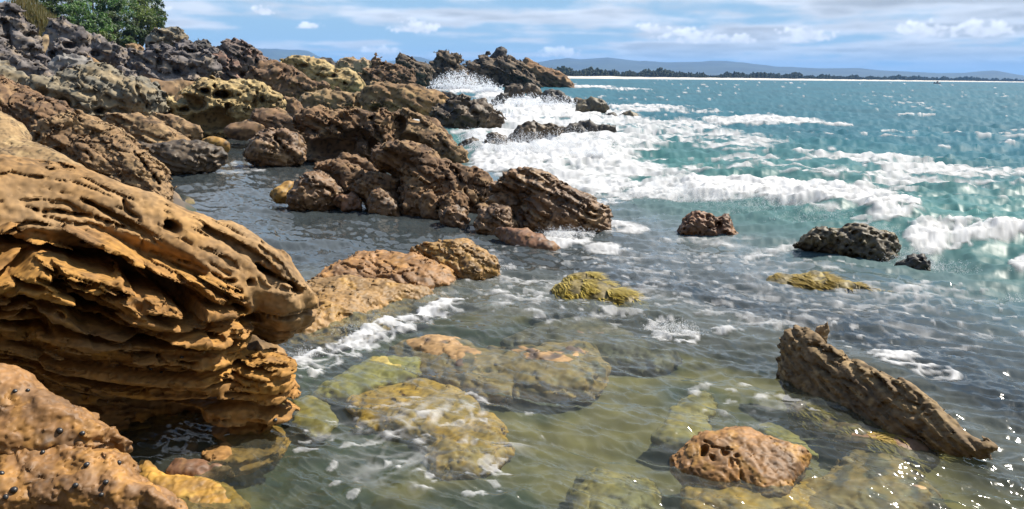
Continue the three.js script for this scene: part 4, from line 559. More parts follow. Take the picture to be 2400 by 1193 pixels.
  ["submerged_rock_008","grey-brown domed rock just under flowing water in centre","smooth","greybrown",1,2.0,6.28,[[[1.257,-0.237,-6.149],[0.9797,-0.0,0.2003],[0.2,0.0523,-0.9784],[-1.415,0.385,-1.279,0.805,-1.001,1.112,-0.624,1.154,-0.204,0.732,0.168,0.445,0.0,0.0,-0.469,0.007,-0.953,0.014,-1.299,0.168],0.36,0.9]],[],[]],
  ["submerged_rock_009","pale green weedy rock behind the holed rock","sub","weedsub",1,2.2,4.96,[[[1.94,-0.112,-4.563],[0.9203,-0.0,0.3912],[0.3907,0.0523,-0.919],[-0.409,0.277,-0.315,0.346,-0.21,0.299,-0.077,0.127,-0.0,-0.0,-0.09,-0.037,-0.236,0.035,-0.343,0.13],0.36,0.9]],[],[]],
  ["submerged_rock_010","faint olive rock under foam beside the overhang base","sub","dusksub",1,2.2,4.96,[[[-1.31,-0.126,-4.78],[0.9644,0.0,-0.2643],[-0.264,0.0523,-0.9631],[-0.14,0.52,-0.012,0.583,0.138,0.46,0.189,0.22,0.142,0.019,0.0,0.0,-0.116,0.18],0.36,0.9]],[],[]],
  ["submerged_rock_011","brown smooth rock showing through the swell behind the white surf","sub","wetbrown",1,1.2,20.5,[[[3.65,-0.254,-20.169],[0.984,-0.0,0.1781],[0.1778,0.0523,-0.9827],[-0.94,0.42,-0.78,2.06,-0.33,3.29,0.17,3.74,0.68,3.77,1.0,2.72,0.95,1.35,0.44,0.42,-0.0,0.0,-0.75,0.12],0.36,0.9]],[],[]],
  ["pitted_boulder","largest pitted brown boulder in the middle of the picture","pit","brown",0,1.35,12.8,[[[-1.15,-0.156,-12.748],[0.996,0.0,-0.0898],[-0.0449,0.866,-0.498],[-1.092,1.125,-0.946,1.312,-0.746,1.387,-0.494,1.38,-0.267,1.32,-0.091,1.21,0.034,1.1,0.26,1.023,0.512,0.969,0.687,0.881,0.789,0.718,0.849,0.497,0.797,0.241,0.842,0.05,0.492,-0.043,-0.001,-0.134,-0.49,-0.1,-0.735,0.12,-0.714,0.5,-0.729,0.826,-0.841,0.935,-1.041,1.002],0.9,0.85]],[[0.021,0.16,[0.244,0.748,0.299,0.548,0.387,0.325,0.453,0.177]],[0.014,0.08,[-0.07,0.523,0.092,0.598,0.232,0.723]],[0.016,0.1,[-0.39,0.302,-0.208,0.425,-0.024,0.474]],[0.014,0.08,[0.186,0.748,0.069,0.623]]],[]],
  ["boulder","rounded brown lobe at the foot of the largest pitted boulder","pit","brown",0,1.35,12.3,[[[-1.171,0.052,-12.244],[0.9955,0.0,-0.0952],[-0.0326,0.9397,-0.3405],[-0.304,0.154,-0.256,0.314,-0.138,0.398,-0.021,0.313,0.037,0.153,-0.001,-0.099,-0.259,-0.097],0.95,0.85]],[],[]],
  ["boulder_001","squat pitted lobe under right shoulder of the largest pitted boulder","pit","brown",0,1.35,12.2,[[[-0.994,0.068,-12.159],[0.9967,0.0,-0.0814],[-0.0279,0.9397,-0.3409],[-0.139,0.287,0.026,0.407,0.214,0.359,0.307,0.215,0.281,-0.031,-0.001,-0.101,-0.163,0.078],0.95,0.85]],[],[]],
  ["boulder_002","round dome boulder at water edge below the largest pitted boulder","pit","brown",1,1.35,11.4,[[[-0.77,-0.023,-11.374],[0.9977,0.0,-0.0675],[-0.0285,0.9063,-0.4217],[-0.33,0.263,-0.198,0.366,-0.065,0.394,0.068,0.325,0.155,0.141,0.187,-0.081,-0.0,-0.098,-0.286,0.142],0.95,0.85]],[],[]],
  ["boulder_003","wet rounded boulder left of the striated slab","pit","brown",1,1.35,11.0,[[[-0.309,-0.008,-10.996],[0.9996,0.0,-0.0281],[-0.0096,0.9397,-0.3419],[-0.243,0.169,-0.162,0.348,0.062,0.441,0.267,0.397,0.35,0.173,0.414,-0.078,0.001,-0.109,-0.203,-0.024],0.95,0.85]],[],[]],
  ["boulder_004","upright rounded boulder wedged against the striated slab","pit","brown",1,1.35,11.25,[[[0.062,-0.036,-11.25],[1.0,-0.0,0.0055],[0.0019,0.9397,-0.342],[-0.477,0.458,-0.284,0.64,-0.04,0.61,0.099,0.465,0.208,0.09,0.184,-0.128,0.002,-0.159,-0.102,0.285,-0.332,0.38],0.95,0.85]],[],[]],
  ["striated_slab","sloping striated slab boulder pointing right into the surf","layer","brown",1,1.35,11.15,[[[1.124,-0.018,-11.093],[0.9949,-0.0,0.1008],[0.041,0.9135,-0.4047],[-1.49,0.677,-1.409,0.741,-1.322,0.773,-1.305,0.858,-1.196,0.907,-1.064,0.933,-0.887,0.928,-0.708,0.891,-0.529,0.804,-0.305,0.674,-0.083,0.544,0.136,0.452,0.257,0.358,0.26,0.256,0.225,-0.0,0.002,-0.071,-0.278,-0.042,-0.601,-0.065,-0.887,0.016,-0.964,0.245,-1.064,0.494,-1.179,0.582,-1.313,0.613,-1.446,0.609],0.75,0.75]],[[0.014,0.07,[-1.144,0.729,-0.809,0.631,-0.518,0.512,-0.208,0.394,0.098,0.278]],[0.012,0.06,[-0.971,0.563,-0.619,0.488,-0.309,0.37,0.06,0.214]],[0.01,0.05,[-0.94,0.777,-0.628,0.7,-0.357,0.558]]],[]],
  ["boulder_005","brown pitted boulder on top left of the middle cluster","pit","brown",0,1.35,13.4,[[[-2.859,0.238,-13.092],[0.977,0.0,-0.2133],[-0.1002,0.8829,-0.4587],[-0.478,0.429,-0.401,0.549,-0.252,0.615,-0.079,0.604,0.119,0.569,0.316,0.485,0.443,0.396,0.418,0.23,0.248,0.032,0.119,-0.126,-0.005,-0.151,-0.095,0.099,-0.285,0.303,-0.431,0.361],0.95,0.85]],[],[]],
  ["boulder_006","ridge-shaped boulder crowning the middle cluster","pit","brown",0,1.35,14.1,[[[-2.376,0.416,-13.898],[0.9857,0.0,-0.1685],[-0.0791,0.8829,-0.4628],[-0.789,0.319,-0.671,0.432,-0.514,0.488,-0.384,0.436,-0.228,0.343,-0.047,0.229,0.049,0.07,-0.003,-0.12,-0.183,-0.012,-0.389,0.138,-0.647,0.225],0.95,0.85]],[],[]],
  ["boulder_007","blocky pitted boulder left of the dark cleft","pit","brown",0,1.35,13.0,[[[-2.098,0.016,-12.83],[0.9869,0.0,-0.1614],[-0.0552,0.9397,-0.3375],[-0.576,0.347,-0.476,0.522,-0.328,0.615,-0.107,0.651,0.088,0.593,0.214,0.49,0.234,0.308,0.239,-0.052,-0.004,-0.161,-0.245,-0.044,-0.337,0.164,-0.481,0.241],0.95,0.85]],[],[]],
  ["boulder_008","small pitted block at the waterline left of the dark cleft","pit","brown",1,1.35,12.6,[[[-2.088,-0.004,-12.426],[0.9862,0.0,-0.1657],[-0.0457,0.9613,-0.2718],[-0.209,0.341,-0.155,0.425,-0.012,0.464,0.129,0.402,0.138,0.3,0.266,0.152,0.295,-0.103,-0.003,-0.116,-0.207,0.051],0.95,0.85]],[],[]],
  ["boulder_009","folded brown boulder at left end of the middle cluster","pit","brown",1,1.35,13.2,[[[-3.433,0.09,-12.746],[0.9656,0.0,-0.26],[-0.13,0.866,-0.4828],[-0.261,0.102,-0.177,0.309,-0.078,0.413,0.071,0.516,0.267,0.571,0.459,0.513,0.58,0.396,0.665,0.166,0.613,-0.005,0.353,-0.115,-0.006,-0.142,-0.238,-0.028],0.95,0.85]],[[0.022,0.12,[0.179,0.214,0.338,0.247,0.469,0.143,0.53,0.017]]],[]],
  ["boulder_010","low reddish stone at waterline between two pitted boulders","pit","redbrown",1,1.35,12.9,[[[-2.721,0.079,-12.61],[0.9775,0.0,-0.2109],[-0.121,0.8192,-0.5607],[-0.174,0.153,-0.04,0.253,0.154,0.287,0.25,0.17,0.29,-0.039,-0.002,-0.072],0.95,0.85]],[],[]],
  ["boulder_011","small ochre wedge at the pool end of the middle cluster","smooth","ochre",1,1.35,13.6,[[[-3.754,0.161,-13.072],[0.9612,0.0,-0.276],[-0.2261,0.5736,-0.7873],[-0.31,0.139,-0.1,0.307,0.161,0.376,0.091,0.149,-0.003,-0.093,-0.23,-0.045],0.95,0.85]],[],[]],
  ["boulder_012","small boulder tucked into the dark cleft foot","pit","brown",0,1.35,12.5,[[[-1.621,0.094,-12.394],[0.9916,0.0,-0.1297],[-0.0444,0.9397,-0.3391],[-0.141,0.096,-0.08,0.195,0.004,0.207,0.037,0.094,-0.001,-0.052,-0.119,-0.05],0.95,0.85]],[],[]],
  ["overhung_boulder","broad boulder with a black overhang above the pool","rough","brown",0,1.35,20.6,[[[-3.444,-0.059,-20.31],[0.9859,0.0,-0.1672],[-0.0404,0.9703,-0.2385],[-2.13,1.1,-2.04,1.24,-1.77,1.36,-1.44,1.34,-1.21,1.32,-0.91,1.38,-0.54,1.37,-0.16,1.34,0.22,1.31,0.46,1.24,0.39,1.09,0.54,0.7,0.51,0.4,0.23,0.1,-0.0,-0.07,-0.27,0.02,-0.64,0.02,-1.1,-0.02,-1.69,0.03,-1.94,0.09,-1.93,0.66,-1.75,0.8,-1.9,0.89,-2.08,0.99],0.9,0.7]],[[0.03,0.15,[-0.19,1.13,-0.02,0.77,0.15,0.41]],[0.026,0.12,[-0.54,1.06,-0.34,0.88,-0.27,0.63]]],[[-1.193,0.34,0.678,0.268,0.9],[-0.556,0.626,0.431,0.216,0.35],[-1.782,0.378,0.142,0.285,0.7],[-0.138,0.373,0.18,0.253,0.5]]],
  ["leaning_slab","smooth brown leaning slab with a black hollow at its left side","rough","tanbrown",0,1.35,20.2,[[[-1.239,0.007,-20.162],[0.9981,0.0,-0.0613],[-0.0307,0.866,-0.4991],[-1.9,1.34,-1.73,1.46,-1.5,1.44,-1.26,1.37,-0.95,1.17,-0.64,0.9,-0.37,0.65,-0.06,0.41,0.12,0.19,-0.0,-0.11,-0.25,-0.11,-0.55,0.01,-0.86,0.2,-1.32,0.34,-1.78,0.36,-1.77,0.72,-1.93,1.08],0.8,0.85]],[[0.026,0.14,[-0.75,0.67,-0.46,0.32,-0.28,0.08]]],[[-1.642,0.946,0.153,0.25,0.6],[-1.301,1.07,0.182,0.105,0.5],[-1.435,0.509,0.326,0.199,0.7],[-1.001,0.314,0.217,0.134,0.5]]],
  ["boulder_013","split boulder at the back of the still pool","pit","brown",1,1.35,19.8,[[[-5.458,0.157,-19.033],[0.9613,0.0,-0.2757],[-0.1208,0.8988,-0.4214],[-0.99,0.1,-0.88,0.41,-0.67,0.64,-0.52,0.78,-0.21,0.82,0.07,0.76,0.35,0.6,0.47,0.44,0.42,-0.1,-0.01,-0.2,-0.53,-0.19,-0.9,-0.07],0.95,0.85]],[[0.032,0.25,[-0.26,0.47,-0.13,0.27,0.09,0.01]]],[]],
  ["boulder_014","low flat brown rock at the far pool shore","smooth","brown",0,1.5,25.0,[[[-8.127,0.383,-23.642],[0.9457,0.0,-0.3251],[-0.2299,0.7071,-0.6687],[-0.48,0.18,-0.24,0.39,0.19,0.48,0.54,0.42,0.72,0.24,0.47,-0.04,-0.01,-0.12,-0.34,-0.03],0.95,0.85]],[],[]],
  ["boulder_015","sloping brown shelf above the far pool shore","layer","brown",0,1.5,25.6,[[[-6.684,0.246,-24.712],[0.9653,0.0,-0.2611],[-0.1846,0.7071,-0.6826],[-1.6,0.48,-1.24,0.95,-0.79,1.08,-0.51,1.01,-0.25,0.76,0.01,0.4,0.34,-0.07,-0.01,-0.26,-0.36,-0.08,-0.8,0.07,-1.25,0.16],0.95,0.85]],[],[]],
  ["ochre_stone","small bright ochre stone beside the pool","smooth","ochre",1,1.35,22.6,[[[-7.837,0.204,-21.198],[0.9379,0.0,-0.3468],[-0.2229,0.766,-0.6029],[-0.49,0.19,-0.4,0.33,-0.17,0.4,0.06,0.33,0.24,0.12,0.26,-0.05,-0.01,-0.1,-0.34,0.02],0.95,0.85]],[],[]],
  ["layered_rock","low dark layered rock running into the pool","layer","darkbrown",1,1.35,18.6,[[[-7.264,0.203,-17.123],[0.9206,0.0,-0.3905],[-0.2761,0.7071,-0.651],[-1.18,0.83,-0.87,0.65,-0.48,0.51,-0.12,0.55,0.29,0.66,0.65,0.52,0.93,0.39,0.99,0.19,0.77,-0.02,0.51,-0.14,-0.01,-0.19,-0.45,-0.03,-0.85,0.36],0.8,0.85]],[],[]],
  ["layered_rock_001","tan-topped layered rock above the low dark layered rock","layer","tanbrown",0,1.35,20.0,[[[-7.917,0.205,-18.366],[0.9183,0.0,-0.3958],[-0.2213,0.829,-0.5135],[-1.46,0.89,-1.41,1.06,-1.27,1.15,-0.98,1.21,-0.7,1.14,-0.39,1.02,-0.11,0.84,0.2,0.6,0.43,0.41,0.45,0.2,0.25,-0.15,-0.02,-0.29,-0.49,-0.13,-0.78,0.17,-1.01,0.56,-1.22,0.72],0.95,0.85]],[],[]],
  ["boulder_016","tan boulder shelf left of the cave mouth","layer","tanbrown",0,1.35,24.5,[[[-9.217,0.392,-22.7],[0.9265,0.0,-0.3762],[-0.2211,0.809,-0.5446],[-1.05,0.62,-0.79,0.75,-0.48,0.7,-0.09,0.49,0.26,0.32,0.32,0.06,-0.01,-0.18,-0.37,-0.17,-0.7,0.24],0.95,0.85]],[],[]],
  ["tafoni_boulder","pale yellow boulder riddled with large weathered hollows","tafoni","yellow",0,1.15,28.6,[[[-10.429,0.149,-26.631],[0.9311,0.0,-0.3646],[-0.1483,0.9135,-0.3787],[-1.45,0.9,-1.27,1.15,-0.8,1.36,-0.46,1.63,-0.07,1.79,0.23,1.96,0.52,2.03,0.8,1.92,1.24,1.92,1.72,1.81,2.21,1.59,2.6,1.42,2.79,1.25,2.8,0.91,2.48,0.64,2.02,0.58,1.56,0.32,1.06,0.21,0.81,0.09,0.66,-0.05,-0.01,-0.1,-0.23,0.14,-0.54,0.37,-0.98,0.61],0.9,0.85]],[[0.041,0.3,[1.85,1.29,1.73,0.98,1.62,0.68]]],[[-0.413,1.009,0.375,0.159,1.0],[-0.075,0.835,0.283,0.25,0.8],[0.281,0.235,0.707,0.359,1.3],[0.702,1.176,0.296,0.152,0.7],[0.852,0.757,0.105,0.111,0.5],[0.197,1.286,0.161,0.111,0.5],[-0.479,0.647,0.206,0.109,0.6],[0.528,0.607,0.332,0.15,0.7],[1.699,0.83,0.116,0.205,0.4],[1.965,0.984,0.087,0.154,0.35],[1.2,1.187,0.067,0.061,0.3],[-1.041,0.591,0.186,0.118,0.6],[0.5,1.489,0.067,0.051,0.25],[1.482,1.291,0.058,0.051,0.25]]],
  ["grey_slab_boulder","large grey-tan whaleback boulder with a shadowed undercut on the left","rough","greytan",0,1.5,27.0,[[[-12.377,0.399,-23.996],[0.8887,0.0,-0.4584],[-0.2563,0.829,-0.497],[-1.93,1.42,-1.78,1.71,-1.39,1.78,-1.15,1.87,-0.65,2.16,-0.15,2.22,0.43,2.23,0.71,2.0,0.9,1.84,1.15,1.73,1.57,1.57,1.73,1.23,1.73,0.86,1.4,0.32,1.03,0.42,0.65,0.45,0.48,0.31,0.14,0.26,-0.01,-0.11,-0.24,-0.04,-0.63,0.19,-0.92,0.54,-1.29,0.88,-1.67,1.0,-1.95,1.11],0.8,0.85]],[[0.039,0.3,[0.98,1.26,1.17,0.75,1.33,0.35]],[0.039,0.25,[-0.24,0.56,0.13,0.41,0.41,0.16]]],[[-0.282,-0.024,0.504,0.222,1.0],[-0.064,0.386,0.195,0.108,0.6],[-0.936,0.662,0.209,0.243,0.5],[-1.457,1.051,0.125,0.146,0.3]]],
  ["slope_rock","smooth tan slope rock between the grey whaleback and yellow boulder","smooth","tanbrown",0,1.5,32.0,[[[-12.879,0.964,-29.294],[0.9154,0.0,-0.4025],[-0.3297,0.5736,-0.7499],[-1.25,1.65,-0.8,1.42,-0.1,1.17,0.95,1.25,1.44,1.35,0.98,0.91,0.52,0.2,-0.02,-0.4,-0.3,0.0,-0.63,0.68],0.95,0.85]],[],[]],
  ["shelf_rock","cracked brown rock shelf behind the overhanging foreground rock","rough","tanbrown",0,1.1,13.2,[[[-5.431,0.365,-12.031],[0.9114,0.0,-0.4115],[-0.3242,0.6157,-0.7182],[-1.822,1.35,-1.635,1.518,-1.388,1.582,-1.094,1.673,-0.818,1.497,-0.671,1.351,-0.481,1.186,-0.378,1.049,-0.251,0.974,-0.05,0.631,0.083,0.31,0.144,-0.244,0.147,-0.51,-0.03,-0.521,-0.233,-0.478,-0.462,-0.092,-0.822,0.147,-1.18,0.44,-1.521,0.789,-1.753,0.995],0.8,0.85]],[[0.024,0.16,[-0.314,0.656,-0.195,0.413,-0.07,0.126,-0.003,-0.091]],[0.017,0.1,[-0.968,0.698,-0.876,0.445]],[0.02,0.1,[-1.44,0.717,-1.291,0.805,-1.121,0.549]],[0.018,0.1,[-1.684,0.882,-1.572,0.846]]],[[-1.622,1.021,0.056,0.083,0.15],[-1.309,0.712,0.086,0.106,0.15]]],
  ["shelf_rock_001","brown sloping slab at the left edge below the grey cliff","rough","brown",0,1.1,18.5,[[[-9.609,0.853,-15.808],[0.8545,0.0,-0.5194],[-0.4586,0.4695,-0.7545],[-0.91,2.24,-0.22,1.95,0.04,1.66,0.3,1.42,0.6,1.04,0.85,0.63,1.15,0.27,0.9,0.03,0.47,-0.01,0.2,-0.05,-0.01,-0.1,-0.29,0.34,-0.94,0.5],0.7,0.85]],[],[]],
  ["shelf_rock_002","pale tan slab at the left edge above the foreground rock","smooth","tan",0,1.2,10.5,[[[-5.133,0.938,-9.16],[0.8723,0.0,-0.4889],[-0.4317,0.4695,-0.7702],[-0.986,1.409,-0.644,1.355,-0.487,1.197,-0.387,1.071,-0.381,0.714,-0.208,0.522,0.046,0.261,0.221,0.034,-0.017,-0.305,-0.456,-0.171,-0.967,0.055],0.7,0.85]],[],[]],
  ["boulder_017","rounded tan block-shaped boulder beyond the overhung boulder","rough","tan",0,1.5,37.0,[[[-8.78,0.412,-35.943],[0.9714,0.0,-0.2373],[-0.0889,0.9272,-0.3639],[-0.84,0.55,-0.69,0.83,-0.22,1.06,0.44,1.11,1.1,1.07,1.71,1.0,2.1,0.99,2.24,0.63,2.2,-0.25,1.45,-0.22,0.78,-0.22,-0.01,-0.27,-0.66,-0.22,-0.83,0.21],0.95,0.85]],[[0.047,0.3,[1.63,0.72,1.79,0.25]]],[]],
  ["boulder_018","small brown block beside the yellow hollowed boulder","rough","brown",0,1.5,33.0,[[[-8.379,0.338,-31.918],[0.9672,0.0,-0.2539],[-0.0951,0.9272,-0.3623],[-0.83,0.9,-0.55,1.05,-0.2,0.99,-0.09,0.66,0.07,0.24,-0.01,-0.26,-0.43,-0.26,-0.81,0.21,-0.9,0.58],0.95,0.85]],[],[]],
  ["ledge_rock_004","long tan-orange ledge sloping to the surf","layer","tanorange",0,1.5,35.0,[[[-3.953,0.221,-34.776],[0.9936,0.0,-0.113],[-0.0726,0.766,-0.6387],[-2.66,1.39,-2.16,1.72,-1.31,1.73,-0.51,1.7,0.02,1.54,0.55,1.36,1.17,0.93,0.86,0.49,0.59,-0.06,-0.0,-0.42,-0.65,-0.19,-1.3,-0.01,-2.45,0.1,-2.62,0.91],0.95,0.85]],[],[[-1.969,0.181,0.305,0.198,0.5]]],
  ["surf_rock_002","dark rough wet rock beside the white water with a trickle","rough","darkbrown",1,1.5,29.0,[[[-2.306,-0.04,-28.908],[0.9968,0.0,-0.0795],[-0.0467,0.809,-0.5859],[-0.66,0.97,-0.44,1.3,0.01,1.52,0.51,1.62,1.01,1.53,1.46,1.33,1.89,1.01,2.01,0.85,1.55,0.54,0.93,0.2,0.43,-0.18,-0.0,-0.39,-0.22,-0.09,-0.46,0.24,-0.68,0.72],0.95,0.85]],[],[]],
  ["ledge_rock_005","brown stepped ledge between leaning slab and dark wet rock","layer","brown",0,1.5,25.0,[[[-1.859,0.062,-24.931],[0.9972,0.0,-0.0743],[-0.0526,0.7071,-0.7052],[-1.25,1.21,-0.96,1.12,-0.57,1.06,-0.33,0.68,-0.09,0.35,0.19,-0.2,-0.0,-0.3,-0.38,0.16,-0.86,0.8],0.95,0.85]],[],[]],
  ["yellow_outcrop","pale yellow outcrop with black pockets on the middle skyline","tafoni","yellow",0,1.15,48.0,[[[-9.648,0.996,-47.02],[0.9796,0.0,-0.201],[-0.1005,0.866,-0.4898],[-4.26,1.67,-4.05,1.99,-3.46,2.2,-2.86,2.36,-2.27,2.39,-1.84,2.28,-1.33,2.03,-0.82,1.74,-0.63,1.55,0.05,1.61,0.48,1.36,0.82,0.86,1.03,0.3,0.88,-0.06,-0.0,-0.12,-0.69,-0.04,-1.7,0.24,-2.25,0.51,-2.67,1.04,-3.09,1.34,-3.72,1.61],0.95,0.85]],[[0.07,0.4,[-3.0,1.63,-2.46,0.81,-1.98,0.35]],[0.061,0.4,[-1.81,1.0,-1.33,0.91,-0.69,0.83]]],[[-1.983,0.441,0.246,0.185,0.5],[-1.415,0.818,0.215,0.093,0.5],[-0.849,0.918,0.166,0.131,0.5],[-1.188,0.173,0.165,0.074,0.4],[-2.525,1.547,0.33,0.075,0.5],[-0.705,0.178,0.099,0.074,0.3],[-0.213,0.46,0.083,0.093,0.3]]],
  ["brown_outcrop","brown flank below the pale yellow outcrop","rough","brown",0,1.5,44.0,[[[-11.351,0.719,-42.511],[0.9661,0.0,-0.258],[-0.1824,0.7071,-0.6832],[-2.95,1.38,-2.42,2.16,-1.8,2.41,-1.17,2.59,-0.24,2.19,0.44,1.48,1.05,0.89,2.06,0.54,2.36,0.24,-0.0,-0.13,-0.84,-0.07,-1.82,0.57,-2.8,0.74],0.95,0.85]],[],[]],
  ["skyline_rock","pale cream rock on the skyline right of yellow outcrop","rough","cream",0,1.1,72.0,[[[-13.318,2.264,-70.758],[0.9827,0.0,-0.185],[-0.0633,0.9397,-0.3361],[-2.37,0.79,-2.05,1.08,-1.44,1.28,-0.7,1.37,-0.21,1.23,0.04,1.52,0.78,1.25,1.04,0.97,1.01,-0.08,-0.01,-0.38,-0.62,-0.29,-1.47,-0.11,-2.2,0.18],0.95,0.85]],[],[]],
  ["skyline_rock_001","small dark rock on the skyline left of cream rock","rough","darkgrey",0,1.1,76.0,[[[-16.578,2.43,-74.17],[0.9759,0.0,-0.2181],[-0.0746,0.9397,-0.3338],[-1.44,0.86,-0.98,1.28,-0.09,1.09,0.28,0.71,0.8,-0.01,-0.01,-0.32,-0.89,-0.03],0.95,0.85]],[],[]],
  ["skyline_rock_002","brown ridge rock with a dark pointed left tip right of cream rock","rough","brown",0,1.1,62.0,[[[-7.685,0.806,-61.522],[0.9923,0.0,-0.1239],[-0.062,0.866,-0.4961],[-3.11,2.55,-3.05,2.99,-2.81,3.08,-2.37,2.75,-2.15,2.5,-1.5,2.48,-0.95,2.17,-0.41,1.81,0.24,1.39,0.56,-0.34,-0.01,-0.77,-1.63,-0.69,-2.16,-0.6,-3.66,-0.71,-3.88,0.38,-4.32,1.48,-3.78,1.84,-3.13,1.89],0.95,0.85]],[],[]],
  ["skyline_rock_003","twin-topped dark rock on the skyline near the spray","block","greybrown",0,1.1,84.0,[[[-9.957,1.402,-83.408],[0.993,0.0,-0.1185],[-0.0366,0.9511,-0.3068],[-2.14,1.41,-2.09,2.4,-1.87,2.8,-1.43,2.9,-1.07,2.57,-0.55,2.53,0.03,2.16,1.06,2.02,1.56,1.11,1.25,-0.03,-0.01,-0.73,-1.18,-0.28,-1.9,0.62],0.95,0.85]],[],[]],
  ["sea_stack","rounded dark rocky headland lump behind the spray","block","greybrown",0,1.1,112.0,[[[-8.388,-0.366,-111.685],[0.9972,0.0,-0.0749],[-0.0206,0.9613,-0.2749],[-5.13,0.82,-4.93,2.76,-3.55,3.38,-2.75,4.1,-2.75,4.6,-2.55,5.21,-0.96,5.56,1.02,5.1,1.16,4.45,0.91,3.84,2.4,2.26,3.67,-0.3,-0.01,-1.39,-3.56,-1.12],0.95,0.85]],[],[]],
  ["headland_ridge","dark headland ridge carrying the standing stone","block","greybrown",0,1.1,138.0,[[[-3.908,-0.769,-137.945],[0.9996,0.0,-0.0283],[-0.0088,0.9511,-0.3089],[-5.18,4.09,-3.71,5.12,-2.48,5.01,-1.63,5.78,-0.52,6.3,0.46,5.68,2.19,5.7,3.17,6.01,3.96,5.21,4.9,4.97,6.13,3.97,8.6,1.35,8.11,0.22,6.14,-0.56,3.68,-1.15,0.01,-1.57,-2.93,-1.22,-4.42,1.58],0.95,0.85]],[],[]],
  ["standing_stone","dark knob-headed standing stone on the headland skyline","smooth","darkgrey",0,0.6,139.5,[[[-3.063,3.147,-139.466],[0.9998,0.0,-0.022],[-0.0015,0.9976,-0.0697],[-1.54,-0.23,-1.4,1.93,-0.39,2.99,-0.09,3.59,0.83,3.93,1.82,3.47,1.7,2.42,1.53,1.25,1.23,0.16,0.0,-0.39],0.9,0.85]],[],[]],
  ["headland_ridge_001","long brown headland ridge tapering right into the sea","layer","brown",0,1.1,150.0,[[[11.691,-0.06,-149.544],[0.997,-0.0,0.0779],[0.0292,0.9272,-0.3735],[-11.06,3.65,-10.44,4.93,-9.54,5.99,-9.0,5.94,-8.43,5.09,-6.79,4.41,-5.17,3.72,-3.55,3.31,-1.79,2.23,-0.77,0.99,0.24,-0.96,0.04,-1.51,-2.61,-1.25,-4.49,-0.53,-6.63,-0.35,-9.3,-0.17],0.8,0.85]],[],[]],
  ["grey_cliff_block","tall fractured grey-purple rock tower at the upper left edge","block","purplegrey",0,1.5,42.0,[[[-20.965,2.416,-36.393],[0.8665,0.0,-0.4992],[-0.2343,0.8829,-0.4068],[-2.19,2.86,-1.63,2.91,-1.31,2.87,-0.92,2.75,-0.65,2.42,-0.58,2.05,-0.28,1.78,-0.2,1.34,-0.08,0.64,0.11,0.18,-0.02,-0.22,-0.33,-0.07,-0.79,0.08,-1.2,0.29,-1.46,0.49,-1.58,0.81,-2.34,0.89],0.95,0.85]],[[0.067,0.5,[-1.42,1.78,-1.35,1.35,-1.34,0.74,-1.43,0.39]],[0.038,0.3,[-0.82,1.72,-0.54,1.43,-0.37,1.04]]],[[-0.662,1.2,0.198,0.15,0.5],[-1.44,1.518,0.063,0.264,0.5]]],
  ["grey_cliff_block_001","banded grey slab sloping down below the tower","block","purplegrey",0,1.5,37.0,[[[-18.745,1.519,-31.9],[0.8622,0.0,-0.5066],[-0.339,0.7431,-0.5769],[-1.77,2.59,-1.27,2.41,-1.02,2.29,-0.89,1.82,-0.38,1.39,0.09,1.14,0.42,0.71,0.65,0.25,0.51,-0.1,-0.01,-0.13,-0.46,0.19,-0.93,0.37,-1.87,0.52],0.95,0.85]],[],[]],
  ["grey_cliff_block_002","lowest grey slab above the brown slab at left edge","rough","greytan",0,1.5,30.5,[[[-15.657,1.495,-26.175],[0.8582,0.0,-0.5133],[-0.3932,0.6428,-0.6574],[-1.28,1.32,-0.86,1.42,-0.48,1.06,-0.12,0.58,0.19,0.28,-0.0,-0.07,-0.2,0.08,-0.66,0.2,-1.33,0.08],0.95,0.85]],[],[]],
  ["grey_cliff_block_003","jagged dark grey block just below the grassy gully","block","purplegrey",0,1.5,50.0,[[[-24.904,2.371,-43.356],[0.8671,0.0,-0.4981],[-0.2183,0.8988,-0.3801],[0.19,2.64,0.35,2.86,0.67,2.89,1.05,2.7,1.29,2.31,1.74,2.32,2.09,2.12,2.17,1.77,1.92,1.16,1.93,0.32,1.51,-0.03,0.88,-0.04,0.51,-0.21,-0.06,-0.7,-0.15,0.03,-0.33,0.68,0.11,1.27,0.09,1.98],0.95,0.85]],[],[[1.029,0.967,0.288,0.179,0.7],[0.222,0.373,0.19,0.259,0.7],[0.449,0.586,0.095,0.073,0.3]]],
  ["cliff_boulder","small pinkish-tan rock in the gully by the grass","smooth","cream",0,1.5,48.5,[[[-24.318,3.165,-41.963],[0.8652,0.0,-0.5014],[-0.2198,0.8988,-0.3793],[-0.16,0.63,0.16,1.02,0.37,0.93,0.26,0.27,-0.02,-0.25,-0.17,0.26],0.95,0.85]],[],[]],
  ["cliff_boulder_001","pale pink pointed rock below the bushes","smooth","cream",0,1.5,55.0,[[[-25.567,4.189,-48.696],[0.8854,0.0,-0.4649],[-0.2038,0.8988,-0.3881],[-0.58,0.44,-0.34,0.67,-0.09,0.56,0.18,0.06,-0.01,-0.17,-0.29,0.05],0.95,0.85]],[],[]],
  ["grey_cliff_block_004","light grey sculpted boulder above the whaleback","rough","palegrey",0,1.5,40.0,[[[-19.575,1.594,-34.883],[0.8721,0.0,-0.4894],[-0.2297,0.8829,-0.4094],[-0.45,0.89,-0.18,1.14,0.19,1.38,0.48,1.39,0.91,1.31,1.19,1.13,1.4,0.95,1.47,0.44,1.39,-0.07,1.03,-0.12,0.71,-0.05,0.44,0.16,0.21,-0.07,-0.03,-0.34,-0.21,-0.01,-0.39,0.42],0.95,0.85]],[],[[0.913,0.26,0.194,0.172,0.7],[1.258,0.264,0.102,0.155,0.6],[0.075,0.377,0.177,0.195,0.5],[0.254,0.125,0.077,0.127,0.4]]],
